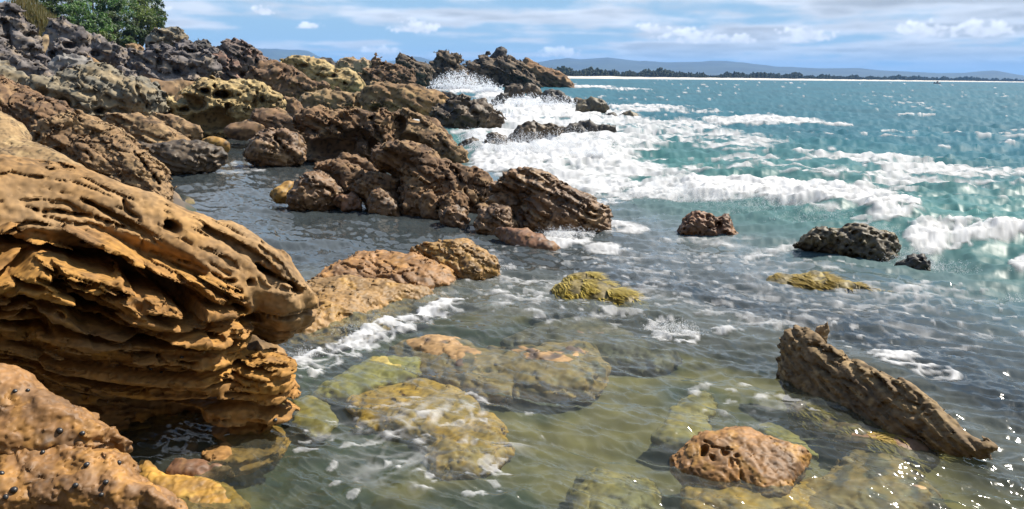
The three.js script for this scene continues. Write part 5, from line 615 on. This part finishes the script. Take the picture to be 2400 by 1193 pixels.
  ["cliff_boulder_002","dark boulder with pale lichened crest below the trees","block","purplegrey",0,1.5,57.0,[[[-24.687,2.513,-51.377],[0.9013,0.0,-0.4331],[-0.2033,0.8829,-0.4232],[-2.09,1.23,-1.9,1.63,-1.82,1.96,-1.54,2.18,-1.19,1.99,-0.89,1.68,-0.37,1.43,0.16,1.31,0.41,0.79,0.29,-0.11,-0.04,-0.55,-0.51,-0.41,-1.0,0.12,-1.42,0.11,-1.92,0.44],0.95,0.85]],[],[[-1.533,0.546,0.333,0.272,0.8]]],
  ["cliff_boulder_003","orange vein rock between the grey cliff blocks","smooth","tanorange",0,1.5,47.0,[[[-21.553,2.299,-41.767],[0.8887,0.0,-0.4586],[-0.2293,0.866,-0.4443],[-0.47,1.14,-0.29,0.71,-0.04,0.61,0.28,0.29,0.36,-0.08,-0.02,-0.29,-0.17,-0.0,-0.38,0.57],0.95,0.85]],[],[]],
  ["cliff_boulder_004","round brown boulder left of the big pale boulder","rough","tanbrown",0,1.1,66.0,[[[-27.448,3.246,-60.022],[0.9094,0.0,-0.4159],[-0.1758,0.9063,-0.3843],[-1.14,0.86,-0.81,1.12,-0.28,1.08,0.13,0.73,0.29,0.2,-0.02,-0.29,-0.62,-0.24,-0.93,0.28],0.95,0.85]],[],[]],
  ["cliff_boulder_005","big pale boulder crowning the left skyline below the trees","rough","greytan",0,1.1,71.0,[[[-28.8,3.549,-64.897],[0.914,0.0,-0.4056],[-0.152,0.9272,-0.3424],[-0.43,1.38,0.01,1.81,0.55,2.06,1.23,2.25,1.76,2.27,2.09,2.05,2.53,1.59,2.85,1.12,2.98,0.25,2.23,-0.22,1.55,-0.46,0.9,-0.19,0.49,-0.43,-0.04,-0.55,-0.54,-0.22,-0.54,0.74],0.95,0.85]],[[0.064,0.5,[0.59,1.43,0.87,0.84,1.0,0.02]]],[[1.82,0.415,0.5,0.454,1.0],[0.002,0.515,0.325,0.105,0.6],[1.138,0.922,0.285,0.377,0.5]]],
  ["cliff_boulder_006","dark jagged rock right of the big pale boulder","block","darkgrey",0,1.1,70.0,[[[-24.357,3.547,-65.626],[0.9375,0.0,-0.348],[-0.1303,0.9272,-0.3512],[-1.57,0.65,-1.13,1.28,-0.46,1.22,-0.01,0.85,0.32,0.19,-0.02,-0.33,-0.7,-0.34,-1.35,-0.01],0.95,0.85]],[],[]],
  ["cliff_boulder_007","dark craggy lump left of the fluted red block","block","darkgrey",0,1.1,64.0,[[[-21.612,3.11,-60.241],[0.9413,0.0,-0.3377],[-0.1155,0.9397,-0.3219],[-0.87,0.47,-0.15,0.88,0.23,1.28,0.49,1.36,0.98,1.22,0.82,0.34,-0.02,-0.34,-0.82,-0.35],0.95,0.85]],[],[]],
  ["grey_cliff_block_005","wide jumble of fractured purple-grey rock on the upper left","block","purplegrey",0,1.5,54.0,[[[-21.014,0.873,-49.744],[0.9212,0.0,-0.3891],[-0.2176,0.829,-0.5151],[-2.52,2.28,-2.24,2.7,-1.71,2.64,-0.9,2.87,-0.07,3.1,0.76,3.27,1.3,3.08,2.07,2.82,2.63,2.83,2.73,1.96,2.52,0.75,2.09,0.23,1.65,0.33,1.36,0.02,0.77,-0.49,-0.05,-0.79,-0.57,-0.59,-1.04,-0.49,-1.73,0.31,-2.02,0.82,-2.28,1.74],0.95,0.85]],[],[[0.255,0.775,0.272,0.257,0.7],[-0.706,1.398,0.217,0.257,0.7],[1.135,1.046,0.22,0.299,0.7],[-1.467,0.12,0.321,0.213,0.6]]],
  ["grey_cliff_block_006","dark broken rocks below the orange vein","block","purplegrey",0,1.5,47.0,[[[-19.179,1.116,-42.909],[0.913,0.0,-0.4081],[-0.2282,0.829,-0.5105],[-1.9,1.44,-1.57,1.7,-1.27,1.47,-0.84,1.18,-0.5,0.73,-0.08,0.2,0.64,-0.03,0.67,-0.34,-0.03,-0.42,-0.36,0.01,-0.97,0.53,-1.41,0.7,-1.74,1.04],0.95,0.85]],[],[[-0.083,0.433,0.286,0.145,0.6],[-1.628,1.137,0.141,0.111,0.4]]],
  ["fluted_block","reddish fluted rock block on the skyline at upper left","block","redgrey",0,1.1,60.0,[[[-19.286,1.288,-56.816],[0.9469,0.0,-0.3214],[-0.1307,0.9135,-0.3852],[-2.18,1.61,-1.87,2.29,-1.05,2.76,-0.23,3.15,0.38,3.05,1.08,2.81,1.58,2.36,1.86,1.9,1.99,1.28,1.3,0.67,0.59,-0.27,-0.04,-0.78,-0.84,-0.7,-1.82,-0.53,-2.33,0.05],0.95,0.85]],[[0.098,0.5,[-0.8,2.14,-0.56,1.3,-0.42,0.56]],[0.098,0.5,[0.24,2.27,0.47,1.31,0.62,0.57]],[0.087,0.4,[0.98,1.97,1.22,1.11]]],[[0.134,0.355,0.297,0.318,0.6]]],
  ["surf_rock_003","dark wet brown hump rising from the white water in mid surf","pit","darkbrown",1,1.35,23.6,[[[0.041,-0.038,-23.6],[1.0,-0.0,0.0017],[0.0007,0.9063,-0.4226],[-0.34,0.11,-0.1,0.54,0.08,0.78,0.26,0.94,0.53,0.99,0.8,0.92,1.16,0.86,1.46,0.8,1.41,0.59,1.03,0.46,0.81,0.16,0.36,-0.03,0.0,-0.24,-0.29,-0.18],0.95,0.85]],[],[]],
  ["surf_rock_004","dark wet squarish rock left of the brown hump in the surf","pit","darkbrown",1,1.35,23.0,[[[-0.714,-0.13,-22.989],[0.9995,0.0,-0.031],[-0.0075,0.9703,-0.2418],[-0.13,0.27,-0.07,0.67,0.11,0.76,0.37,0.71,0.54,0.57,0.51,0.28,0.28,-0.12,0.0,-0.19],0.95,0.85]],[],[]],
  ["surf_rock_005","dark wet low rocks at the foot of the leaning slab","pit","darkbrown",1,1.35,23.4,[[[-0.849,-0.165,-23.385],[0.9993,0.0,-0.0363],[-0.0181,0.866,-0.4997],[-0.78,0.46,-0.63,0.58,-0.32,0.62,-0.13,0.53,-0.09,0.28,0.18,-0.08,0.0,-0.15,-0.44,0.02,-0.69,0.2],0.95,0.85]],[],[]],
  ["surf_rock_006","dark wet flat rock trailing right from the brown hump","pit","wetdark",1,1.5,27.0,[[[2.783,0.305,-26.856],[0.9947,-0.0,0.1031],[0.079,0.6428,-0.762],[-1.27,0.11,-0.93,0.35,-0.52,0.51,-0.17,0.52,0.04,0.29,0.35,0.37,0.65,0.31,0.75,-0.0,0.0,-0.13,-0.6,-0.15,-1.11,-0.16],0.95,0.85]],[],[]],
  ["surf_rock_007","dark wet tilted rock draped in white water below the headland","pit","wetdark",1,1.5,50.0,[[[-1.34,-0.045,-49.982],[0.9996,0.0,-0.0268],[-0.01,0.9272,-0.3745],[-0.33,-0.11,-0.1,0.73,0.37,1.13,0.79,1.34,1.08,1.32,0.89,0.84,0.47,0.12,0.0,-0.33],0.95,0.85]],[],[]],
  ["surf_rock_008","dark wet broad rock below the standing stone","pit","darkbrown",1,1.1,62.0,[[[-0.542,0.695,-61.998],[1.0,0.0,-0.0087],[-0.003,0.9397,-0.342],[-0.28,0.05,-0.17,0.71,0.43,0.97,1.1,0.92,1.49,0.5,1.32,-0.02,0.0,-0.24],0.95,0.85]],[],[]],
  ["surf_rock_009","dark wet jagged rock below the tapering headland","pit","darkbrown",1,1.1,61.0,[[[1.635,0.851,-60.978],[0.9996,-0.0,0.0268],[0.0083,0.9511,-0.3089],[-1.14,0.3,-0.88,0.79,-0.45,0.87,-0.01,0.69,0.32,0.6,0.71,-0.04,0.0,-0.22,-0.65,-0.11],0.95,0.85]],[],[]],
  ["surf_rock_010","dark wet ribbed rock with water streaming off it","pit","wetdark",1,1.5,52.0,[[[2.22,0.233,-51.953],[0.9991,-0.0,0.0427],[0.016,0.9272,-0.3743],[-0.55,0.46,-0.31,1.02,0.27,1.2,0.86,1.1,1.35,0.75,1.7,0.31,0.97,0.05,0.01,-0.3,-0.37,0.0],0.95,0.85]],[],[]],
  ["surf_rock_011","dark wet small rock between ribbed rock and mussel-covered rock","pit","darkbrown",1,1.5,51.0,[[[3.809,0.507,-50.858],[0.9972,-0.0,0.0747],[0.028,0.9272,-0.3736],[-0.15,0.23,0.18,0.43,0.7,0.29,0.52,-0.05,0.0,-0.11],0.95,0.85]],[],[]],
  ["surf_rock_012","olive mussel-covered rock farthest out in the surf","pit","darkolive",1,1.5,43.0,[[[3.282,0.079,-42.875],[0.9971,-0.0,0.0763],[0.0286,0.9272,-0.3735],[-0.2,-0.0,-0.02,0.57,0.38,0.93,0.78,1.07,1.26,0.99,1.89,0.77,1.8,0.31,1.12,0.11,0.48,-0.13,0.01,-0.26],0.95,0.85]],[],[]],
  ["surf_rock_013","dark wet low dome at the outer edge of the foam","pit","darkolive",1,1.5,39.0,[[[5.766,0.032,-38.571],[0.989,-0.0,0.1479],[0.0739,0.866,-0.4945],[-0.79,0.28,-0.6,0.53,-0.17,0.59,0.27,0.44,0.49,0.07,0.01,-0.15,-0.5,-0.04],0.95,0.85]],[],[]],
  ["surf_rock_014","dark wet rock half covered by foam left of the low dome","pit","wetdark",1,1.5,40.0,[[[4.789,-0.016,-39.712],[0.9928,-0.0,0.1197],[0.0687,0.8192,-0.5694],[-0.64,0.16,-0.24,0.5,0.21,0.53,0.55,0.25,0.0,-0.13],0.95,0.85]],[],[]],
  ["surf_rock_015","dark wet rounded rock at left of the white water channel","pit","wetdark",1,1.5,52.0,[[[-3.383,0.27,-51.89],[0.9979,0.0,-0.0651],[-0.0275,0.9063,-0.4217],[-1.6,0.63,-0.87,1.0,-0.39,0.78,0.2,0.65,0.44,0.19,-0.0,-0.25,-0.87,-0.1,-1.45,0.2],0.95,0.85]],[],[]],
  ["surf_rock_016","grey rounded rock in the channel above the dark rough rock","pit","greybrown",1,1.5,45.0,[[[-1.824,0.384,-44.963],[0.9992,0.0,-0.0405],[-0.0171,0.9063,-0.4223],[-0.73,0.44,-0.25,0.65,0.25,0.56,0.42,0.22,0.0,-0.16,-0.59,0.17],0.95,0.85]],[],[]]
];
let tris = 0, tt0 = Date.now();
ROCKS.forEach((q, i) => { const t = buildRock(q, i + 1); tris += t; if (t > 60000) console.log(q[0], t, Date.now() - tt0); });
console.log('rock triangles', tris, Date.now() - tt0);

// ---------------------------------------------------------------- trees on the headland
const leafMat = new THREE.MeshPhysicalMaterial({ name: 'leaf', vertexColors: true, roughness: 0.95, transmission: 0.4, thickness: 0, side: THREE.DoubleSide });
const barkMat = new THREE.MeshStandardMaterial({ name: 'bark', color: new THREE.Color(0.08, 0.06, 0.045), roughness: 0.95 });
const TREES = [[-53.77,9.99,-95.96,2.74],[-48.99,7.85,-91.74,2.14],[-51.5,10.01,-101.7,2.96],[-46.31,7.02,-95.35,2.06],[-49.72,9.67,-107.02,2.94],[-49.12,8.33,-109.48,2.08],[-42.93,6.16,-92.52,1.21],[-45.47,6.5,-89.07,1.84],[-57.73,13.34,-107.48,3.83],[-56.34,14.73,-114.93,4.43],[-54.12,13.68,-118.2,3.94],[-58.64,13.27,-102.4,3.83],[-50.35,10.7,-113.32,2.01],[-62.06,18.89,-121.02,5.89],[-47.27,6.74,-85.85,1.27],[-52.65,8.52,-92.0,1.49],[-45.62,5.68,-86.73,1.06],[-48.99,9.21,-100.72,2.42],[-50.75,9.71,-115.33,1.64],[-43.12,5.36,-85.77,0.83],[-41.56,5.23,-87.65,0.73]];
const treeLabels = ['dense dark green tree at the top left edge of the bush', 'low dark tree above the jagged grey block', 'tall dark tree in the middle of the bushy slope', 'bright green bush tree beside the big pale boulder', 'light green tree high on the right of the bushy slope', 'rounded tree at right end of the bush against the sky', 'small bush tree hugging the rocks under the pale boulder', 'dark spreading tree above the boulder with pale crest', 'tall tree cut off by the top edge above the dark tree', 'broad tree cut off by the top edge in the middle', 'tree cut off by the top edge at the right of the bush', 'tree cut off by the top edge nearest the left corner', 'rounded tree on the skyline just below the top edge', 'topmost tree high on the hidden part of the slope', 'lowest small tree at the head of the grassy gully', 'slim dark bush right beside the grassy gully', 'little bush just above the pale pink pointed rock', 'mid-slope tree between the tall dark tree and the light green tree', 'outermost tree of the bush, against the blue sky', 'tiny bush behind the boulder with pale crest', 'tiny bush between round brown boulder and big pale boulder'];
TREES.forEach(([x, y, z, R], n) => {
  const t = new THREE.Group(); const gy = Math.min(groundBase(x, z), y - R * 0.5); t.position.set(x, gy, z);
  const top = y - gy;
  const tr = [], limb = (ax, ay, az, bx, by, bz, r0, r1) => { const a = new THREE.Vector3(ax, ay, az), b = new THREE.Vector3(bx, by, bz), m = a.clone().lerp(b, 0.5); m.x += 0.15 * R * (rnd() - 0.5); m.z += 0.15 * R * (rnd() - 0.5); const g = new THREE.TubeGeometry(new THREE.CatmullRomCurve3([a, m, b]), 6, 1, 6); const P = g.attributes.position, c = new THREE.CatmullRomCurve3([a, m, b]); for (let i = 0; i < P.count; i++) { const k = Math.floor(i / 7) / 6, p = c.getPointAt(Math.min(1, k)), r = mix(r0, r1, k); P.setXYZ(i, p.x + (P.getX(i) - p.x) * r, p.y + (P.getY(i) - p.y) * r, p.z + (P.getZ(i) - p.z) * r); } g.computeVertexNormals(); return g; };
  tr.push(limb(0, -0.4, 0, 0, top, 0, 0.22, 0.1));
  const pos = [], idx = [], col = [], clumps = [], br = n % 3 === 1 ? 1.35 : n % 3 === 0 ? 0.8 : 1.05, warm = 0.8 + 0.5 * rnd();
  for (let k = 0; k < 48; k++) {
    const u = rnd() * 2 - 1, a = rnd() * 6.283, s = Math.sqrt(1 - u * u), q = 0.62 + 0.42 * rnd() + 0.2 * noise(s * Math.cos(a) * 2 + n * 7, u * 2, s * Math.sin(a) * 2);
    clumps.push([s * Math.cos(a) * q * R, top + u * q * R * 0.86, s * Math.sin(a) * q * R, R * (0.17 + 0.16 * rnd())]);
  }
  for (let k = 0; k < 7; k++) { const c = clumps[k * 6]; tr.push(limb(0, top * (0.35 + 0.05 * k), 0, c[0] * 0.85, c[1], c[2] * 0.85, 0.09, 0.03)); }
  for (const [cx, cy, cz, cr] of clumps) { const tone = (0.7 + 0.6 * rnd()) * br;
    for (let l = 0; l < 64; l++) {
      const u = rnd() * 2 - 1, a = rnd() * 6.283, s = Math.sqrt(1 - u * u), q = cr * Math.pow(rnd(), 0.4), px = cx + s * Math.cos(a) * q, py = cy + u * q * 0.8, pz = cz + s * Math.sin(a) * q;
      const z0 = 0.12 + 0.10 * rnd(), a1 = rnd() * 6.283, b1 = (rnd() - 0.3) * 1.9, dx = Math.cos(a1), dz = Math.sin(a1), ux = dx * Math.cos(b1), uy = Math.sin(b1), uz = dz * Math.cos(b1), vx = -dz, vz = dx, o = pos.length / 3, w = z0 * 0.55;
      pos.push(px - ux * z0, py - uy * z0, pz - uz * z0, px + vx * w, py + 0.02, pz + vz * w, px + ux * z0, py + uy * z0, pz + uz * z0, px - vx * w, py + 0.02, pz - vz * w);
      idx.push(o, o + 1, o + 2, o, o + 2, o + 3); const g = tone * (0.7 + 0.6 * rnd()); for (let q2 = 0; q2 < 4; q2++) col.push(0.075 * g * warm, 0.13 * g, 0.024 * g);
    } }
  const crown = new THREE.Mesh(geom(pos, idx, col), leafMat); crown.name = 'crown';
  const trunk = new THREE.Mesh(mergeGeometries(tr), barkMat); trunk.name = 'trunk';
  t.add(trunk, crown); add(t, n ? `coastal_tree_${String(n).padStart(3, '0')}` : 'coastal_tree', treeLabels[n], 'tree', null, 'trees of the bush on the headland');
});
{ // dry grass in the gully
  const pos = [], idx = [], col = [], G = [[-30.51,5.74,-51.67],[-30.24,5.36,-51.82],[-30.07,4.98,-51.92],[-30.28,6.01,-51.8],[-30.01,4.59,-51.96],[-29.74,5.26,-52.11]];
  for (let i = 0; i < 5200; i++) {
    const c = G[Math.floor(rnd() * G.length)], x = c[0] + (rnd() - 0.5) * 1.5, z = c[2] + (rnd() - 0.5) * 2.2, y = c[1] + (x - c[0]) * -0.9 - 0.25 + 0.2 * rnd(), h = 0.25 + 0.35 * rnd(), a = rnd() * 6.28, w = 0.025, lx = (rnd() - 0.3) * 0.3, lz = (rnd() - 0.5) * 0.3, o = pos.length / 3, g = 0.7 + 0.6 * rnd(), dry = rnd();
    pos.push(x - Math.cos(a) * w, y, z - Math.sin(a) * w, x + Math.cos(a) * w, y, z + Math.sin(a) * w, x + lx, y + h, z + lz); idx.push(o, o + 1, o + 2);
    for (let k = 0; k < 3; k++) col.push(mix(0.12, 0.22, dry) * g, mix(0.13, 0.155, dry) * g, 0.035 * g);
  }
  add(new THREE.Mesh(geom(pos, idx, col), leafMat), 'grass', 'yellow-green grass in the gully above the grey cliff', 'grass', 'stuff');
}
// ---------------------------------------------------------------- seaweed on three rocks
{
  const weedMat = new THREE.MeshPhysicalMaterial({ name: 'seaweed', vertexColors: true, roughness: 0.4, side: THREE.DoubleSide });
  const onRock = (rock, name, label, n, size, minY, tone) => {
    const m = scene.getObjectByName(rock), P = m.geometry.attributes.position, N = m.geometry.attributes.normal, pick = [];
    for (let i = 0; i < P.count; i++) if (N.getY(i) > 0.35 && P.getY(i) + m.position.y > minY && noise((P.getX(i)) * 5, 1, P.getZ(i) * 5) > 0.0) pick.push(i);
    if (!pick.length) return;
    const pos = [], idx = [], col = [];
    for (let k = 0; k < n; k++) {
      const i = pick[Math.floor(rnd() * pick.length)], x = P.getX(i) + m.position.x, y = P.getY(i) + m.position.y - 0.003, z = P.getZ(i) + m.position.z, a = 0.5 + (rnd() - 0.5) * 2.2, len = size * (1 + 2 * rnd()), w = size * (0.07 + 0.08 * rnd()), dx = Math.cos(a), dz = Math.sin(a), o = pos.length / 3, g = 0.6 + 0.8 * rnd();
      for (let q = 0; q < 4; q++) { const t = q / 3, ww = w * (q === 3 ? 0.25 : 1 - 0.25 * q * (q - 1)), up = 0.22 * size * Math.sin(t * 2.6) * (0.5 + 0.8 * noise(k * 0.37, q, 1)) - t * 0.12 * size; pos.push(x + dx * len * t - dz * ww, y + up + 0.004, z + dz * len * t + dx * ww, x + dx * len * t + dz * ww, y + up + 0.004, z + dz * len * t - dx * ww); for (let e = 0; e < 2; e++) col.push(tone[0] * g, tone[1] * g, tone[2] * g); if (q) idx.push(o + 2 * q - 2, o + 2 * q - 1, o + 2 * q, o + 2 * q - 1, o + 2 * q + 1, o + 2 * q); }
    }
    add(new THREE.Mesh(geom(pos, idx, col), weedMat), name, label, 'seaweed', 'stuff');
  };
  onRock('seaweed_rock', 'seaweed', 'yellow seaweed fronds heaped on the low rock in mid water', 2200, 0.055, -0.02, [0.29, 0.215, 0.03]);
  onRock('seaweed_rock_001', 'seaweed_001', 'golden kelp fronds along the crest of the long low rock', 1800, 0.045, 0.0, [0.26, 0.18, 0.03]);
  onRock('submerged_rock_005', 'seaweed_002', 'yellow and red seaweed on the ledge under the log-shaped rock', 1500, 0.04, -0.08, [0.24, 0.165, 0.03]);
}
// ---------------------------------------------------------------- black snails on the near rocks
{
  const g = new THREE.SphereGeometry(1, 14, 10), P = g.attributes.position;
  for (let i = 0; i < P.count; i++) { const x = P.getX(i), y = P.getY(i), z = P.getZ(i), a = Math.atan2(z, x), sp = 1 + 0.07 * Math.sin(a + y * 7) + (x > 0 ? 0.18 * x * (1 - y) * 0.6 : 0); P.setXYZ(i, x * sp, Math.max(-0.25, y * 0.78), z * sp * 0.92); }
  g.computeVertexNormals();
  const foot = new THREE.TorusGeometry(0.62, 0.2, 5, 12); foot.rotateX(Math.PI / 2); foot.scale(1.05, 0.5, 0.9); foot.translate(0.12, -0.2, 0);
  const shellM = new THREE.MeshPhysicalMaterial({ name: 'snail shell', color: new THREE.Color(0.014, 0.014, 0.015), roughness: 0.42 }), footM = new THREE.MeshStandardMaterial({ name: 'snail lip', color: new THREE.Color(0.06, 0.05, 0.045), roughness: 0.7 });
  const SN = [[-0.5259,-0.3323,-0.7829],[-0.5161,-0.3337,-0.7889],[-0.4596,-0.4175,-0.7839],[-0.4314,-0.4217,-0.7975],[-0.4663,-0.4346,-0.7705],[-0.4407,-0.4379,-0.7836],[-0.5148,-0.4258,-0.7441],[-0.5203,-0.4301,-0.7378],[-0.4431,-0.4486,-0.7762],[-0.467,-0.3861,-0.7955],[-0.5268,-0.4079,-0.7457],[-0.4976,-0.3966,-0.7715],[-0.4862,-0.3793,-0.7872],[-0.3822,-0.3232,-0.8657],[-0.4011,-0.3365,-0.852],[-0.3272,-0.3747,-0.8675],[-0.2797,-0.403,-0.8714],[-0.412,-0.3308,-0.849]], ray = new THREE.Raycaster(), targets = ['overhanging_rock', 'foreground_rock', 'foreground_rock_001'].map((n) => scene.getObjectByName(n)); scene.updateMatrixWorld(true);
  const where = ['upper of the pair near the left edge on the lumpy lobe', 'right of the pair near left edge on the lobe', 'in the middle of the slab, upper row', 'nearest the yellow ledge on the slab', 'left of the lower middle row on the slab', 'right of the lower middle row on the slab', 'upper of the two at the bottom left corner', 'lowest, in the bottom left corner', 'lowest in the middle of the slab', 'at the foot of the lumpy lobe', 'cut by the left edge of the picture', 'alone between the left edge and the middle of the slab', 'high on the slab below the lumpy lobe', 'on the lower ledges of the overhanging rock, right', 'on the lower ledges of the overhanging rock, middle', 'on the nose below the overhang, upper', 'on the nose below the overhang, lower', 'on the lower ledges of the overhanging rock, left'];
  let k = 0;
  SN.forEach((d, i) => {
    ray.set(new THREE.Vector3(0, 2.2, 0), new THREE.Vector3(...d)); const hit = ray.intersectObjects(targets, false)[0]; if (!hit) return;
    const s = new THREE.Group(), nrm = hit.face.normal.clone().lerp(new THREE.Vector3(0, 1, 0), 0.5).normalize(), R = 0.0125 * (0.55 + 0.7 * rnd());
    s.position.copy(hit.point).addScaledVector(nrm, R * 0.15); s.quaternion.setFromUnitVectors(new THREE.Vector3(0, 1, 0), nrm); s.rotateY(rnd() * 6.28); s.scale.setScalar(R);
    const a = new THREE.Mesh(g, shellM), b = new THREE.Mesh(foot, footM); a.name = 'shell'; b.name = 'shell_lip'; s.add(a, b);
    add(s, k ? `sea_snail_${String(k).padStart(3, '0')}` : 'sea_snail', 'small black sea snail ' + where[i], 'snail', null, 'black snails on the near rocks'); k++;
  });
}
// ---------------------------------------------------------------- small boat near the far shore
{
  const b = new THREE.Group(), [bx, bz] = [287.7,-549.2]; b.position.set(bx, 0, bz); b.rotation.y = 0.25;
  const dark = new THREE.MeshStandardMaterial({ name: 'boat hull', color: new THREE.Color(0.03, 0.032, 0.04), roughness: 0.5 }), grey = new THREE.MeshStandardMaterial({ name: 'boat trim', color: new THREE.Color(0.1, 0.1, 0.11), roughness: 0.6 });
  const sh = new THREE.Shape(); sh.moveTo(-2.2, -0.8); sh.lineTo(1.1, -0.8); sh.quadraticCurveTo(2.1, -0.5, 2.6, 0); sh.quadraticCurveTo(2.1, 0.5, 1.1, 0.8); sh.lineTo(-2.2, 0.8); sh.closePath();
  const hull = new THREE.ExtrudeGeometry(sh, { depth: 0.7, bevelEnabled: true, bevelSize: 0.12, bevelThickness: 0.15, bevelSegments: 2 }); hull.rotateX(-Math.PI / 2); hull.translate(0, 0.05, 0);
  const hm = new THREE.Mesh(hull, dark); hm.name = 'hull';
  const cab = new THREE.CylinderGeometry(0.45, 0.7, 1.1, 6); cab.scale(1.2, 1, 0.9); cab.translate(0.1, 1.4, 0); const cm = new THREE.Mesh(cab, grey); cm.name = 'cabin';
  const eng = new THREE.CapsuleGeometry(0.25, 0.5, 4, 8); eng.translate(-2.4, 0.9, 0); const em = new THREE.Mesh(eng, dark); em.name = 'outboard_motor';
  b.add(hm, cm, em); add(b, 'motor_boat', 'tiny dark motor boat on the sea before the far beach', 'boat');
}
// ---------------------------------------------------------------- spray thrown up by the breakers
{
  const S = [[-6.775,-102.777,3.344,2.369,6000.0,0.074],[-2.59,-89.963,1.461,1.218,2000.0,0.064],[1.229,-49.985,2.976,0.744,7200.0,0.028],[-0.449,-35.997,1.169,0.39,2800.0,0.021],[-1.198,-23.97,0.39,0.487,2800.0,0.01],[0.313,-20.998,1.25,0.483,9600.0,0.01],[1.744,-21.931,1.071,0.506,7200.0,0.01],[1.921,-19.908,0.649,0.189,2400.0,0.009],[3.171,-13.225,0.957,0.331,10400.0,0.006],[4.047,-12.354,0.985,0.387,14400.0,0.006],[4.64,-11.283,0.726,0.363,11200.0,0.006],[4.792,-10.123,0.364,0.333,7200.0,0.005],[4.658,-8.849,0.271,0.298,6000.0,0.005],[5.1,-8.602,0.595,0.162,6800.0,0.005],[5.504,-8.349,0.216,0.149,2800.0,0.005],[0.765,-10.673,0.347,0.145,3200.0,0.005],[1.423,-6.547,0.218,0.1,2800.0,0.003],[-1.61,-5.884,0.132,0.066,2000.0,0.002],[-1.302,-6.572,0.218,0.063,2000.0,0.002],[-0.095,-8.799,0.143,0.083,1000.0,0.003],[12.93,-34.667,1.001,0.2,1200.0,0.014],[10.841,-36.421,1.645,0.257,2000.0,0.014],[6.228,-59.676,1.948,0.406,1200.0,0.028],[4.983,-7.494,0.097,0.146,1200.0,0.004]], total = S.reduce((a, s) => a + s[4], 0), im = new THREE.InstancedMesh(new THREE.IcosahedronGeometry(1, 0), new THREE.MeshStandardMaterial({ name: 'spray', color: new THREE.Color(0.86, 0.87, 0.88), roughness: 0.6 }), total), M = new THREE.Matrix4(), Q = new THREE.Quaternion(), Y1 = new THREE.Vector3(0, 1, 0), DV = new THREE.Vector3(); let k = 0;
  for (const [x, z, w, h, n, s] of S) {
    const r = Math.hypot(x, z), lx = -z / r, lz = x / r; foamAt(x, z); const lift = 0.55 * foamHt; let bx = 0, bz = 0, vx = 0, vy = 1, vz = 0;
    for (let i = 0; i < n; i++) {
      if (i % 9 === 0) { const g = rnd() + rnd() + rnd() - 1.5; bx = g * w * 1.1; bz = (rnd() - 0.5) * Math.min(w, r * 0.12); vy = 0.25 + Math.pow(rnd(), 1.8) * (1 - 0.5 * Math.abs(g)); vx = (rnd() - 0.6) * 0.9; vz = (rnd() - 0.5) * 0.6; }
      const t = Math.pow(rnd(), 0.75), u = bx + vx * h * t + 0.12 * h * (rnd() - 0.5), v = bz + vz * h * t + 0.12 * h * (rnd() - 0.5), y = h * vy * (2.1 * t - 1.15 * t * t) * 1.0 + 0.06 * h * (rnd() - 0.5);
      const q = s * (0.25 + 0.75 * Math.pow(rnd(), 2)) * (1.1 - 0.6 * t);
      Q.setFromUnitVectors(Y1, DV.set(lx * vx + x / r * vz, vy * (2.1 - 2.3 * t), lz * vx + z / r * vz).normalize());
      M.compose(new THREE.Vector3(x + lx * u + x / r * v, Math.max(0, y) + 0.02 + lift, z + lz * u + z / r * v), Q, new THREE.Vector3(q, q * (1 + 1.6 * rnd() * rnd()), q)); im.setMatrixAt(k++, M);
    }
  }
  add(im, 'sea_spray', 'white spray droplets flung up where waves hit the rocks', 'spray', 'stuff');
}

renderer.render(scene, camera);
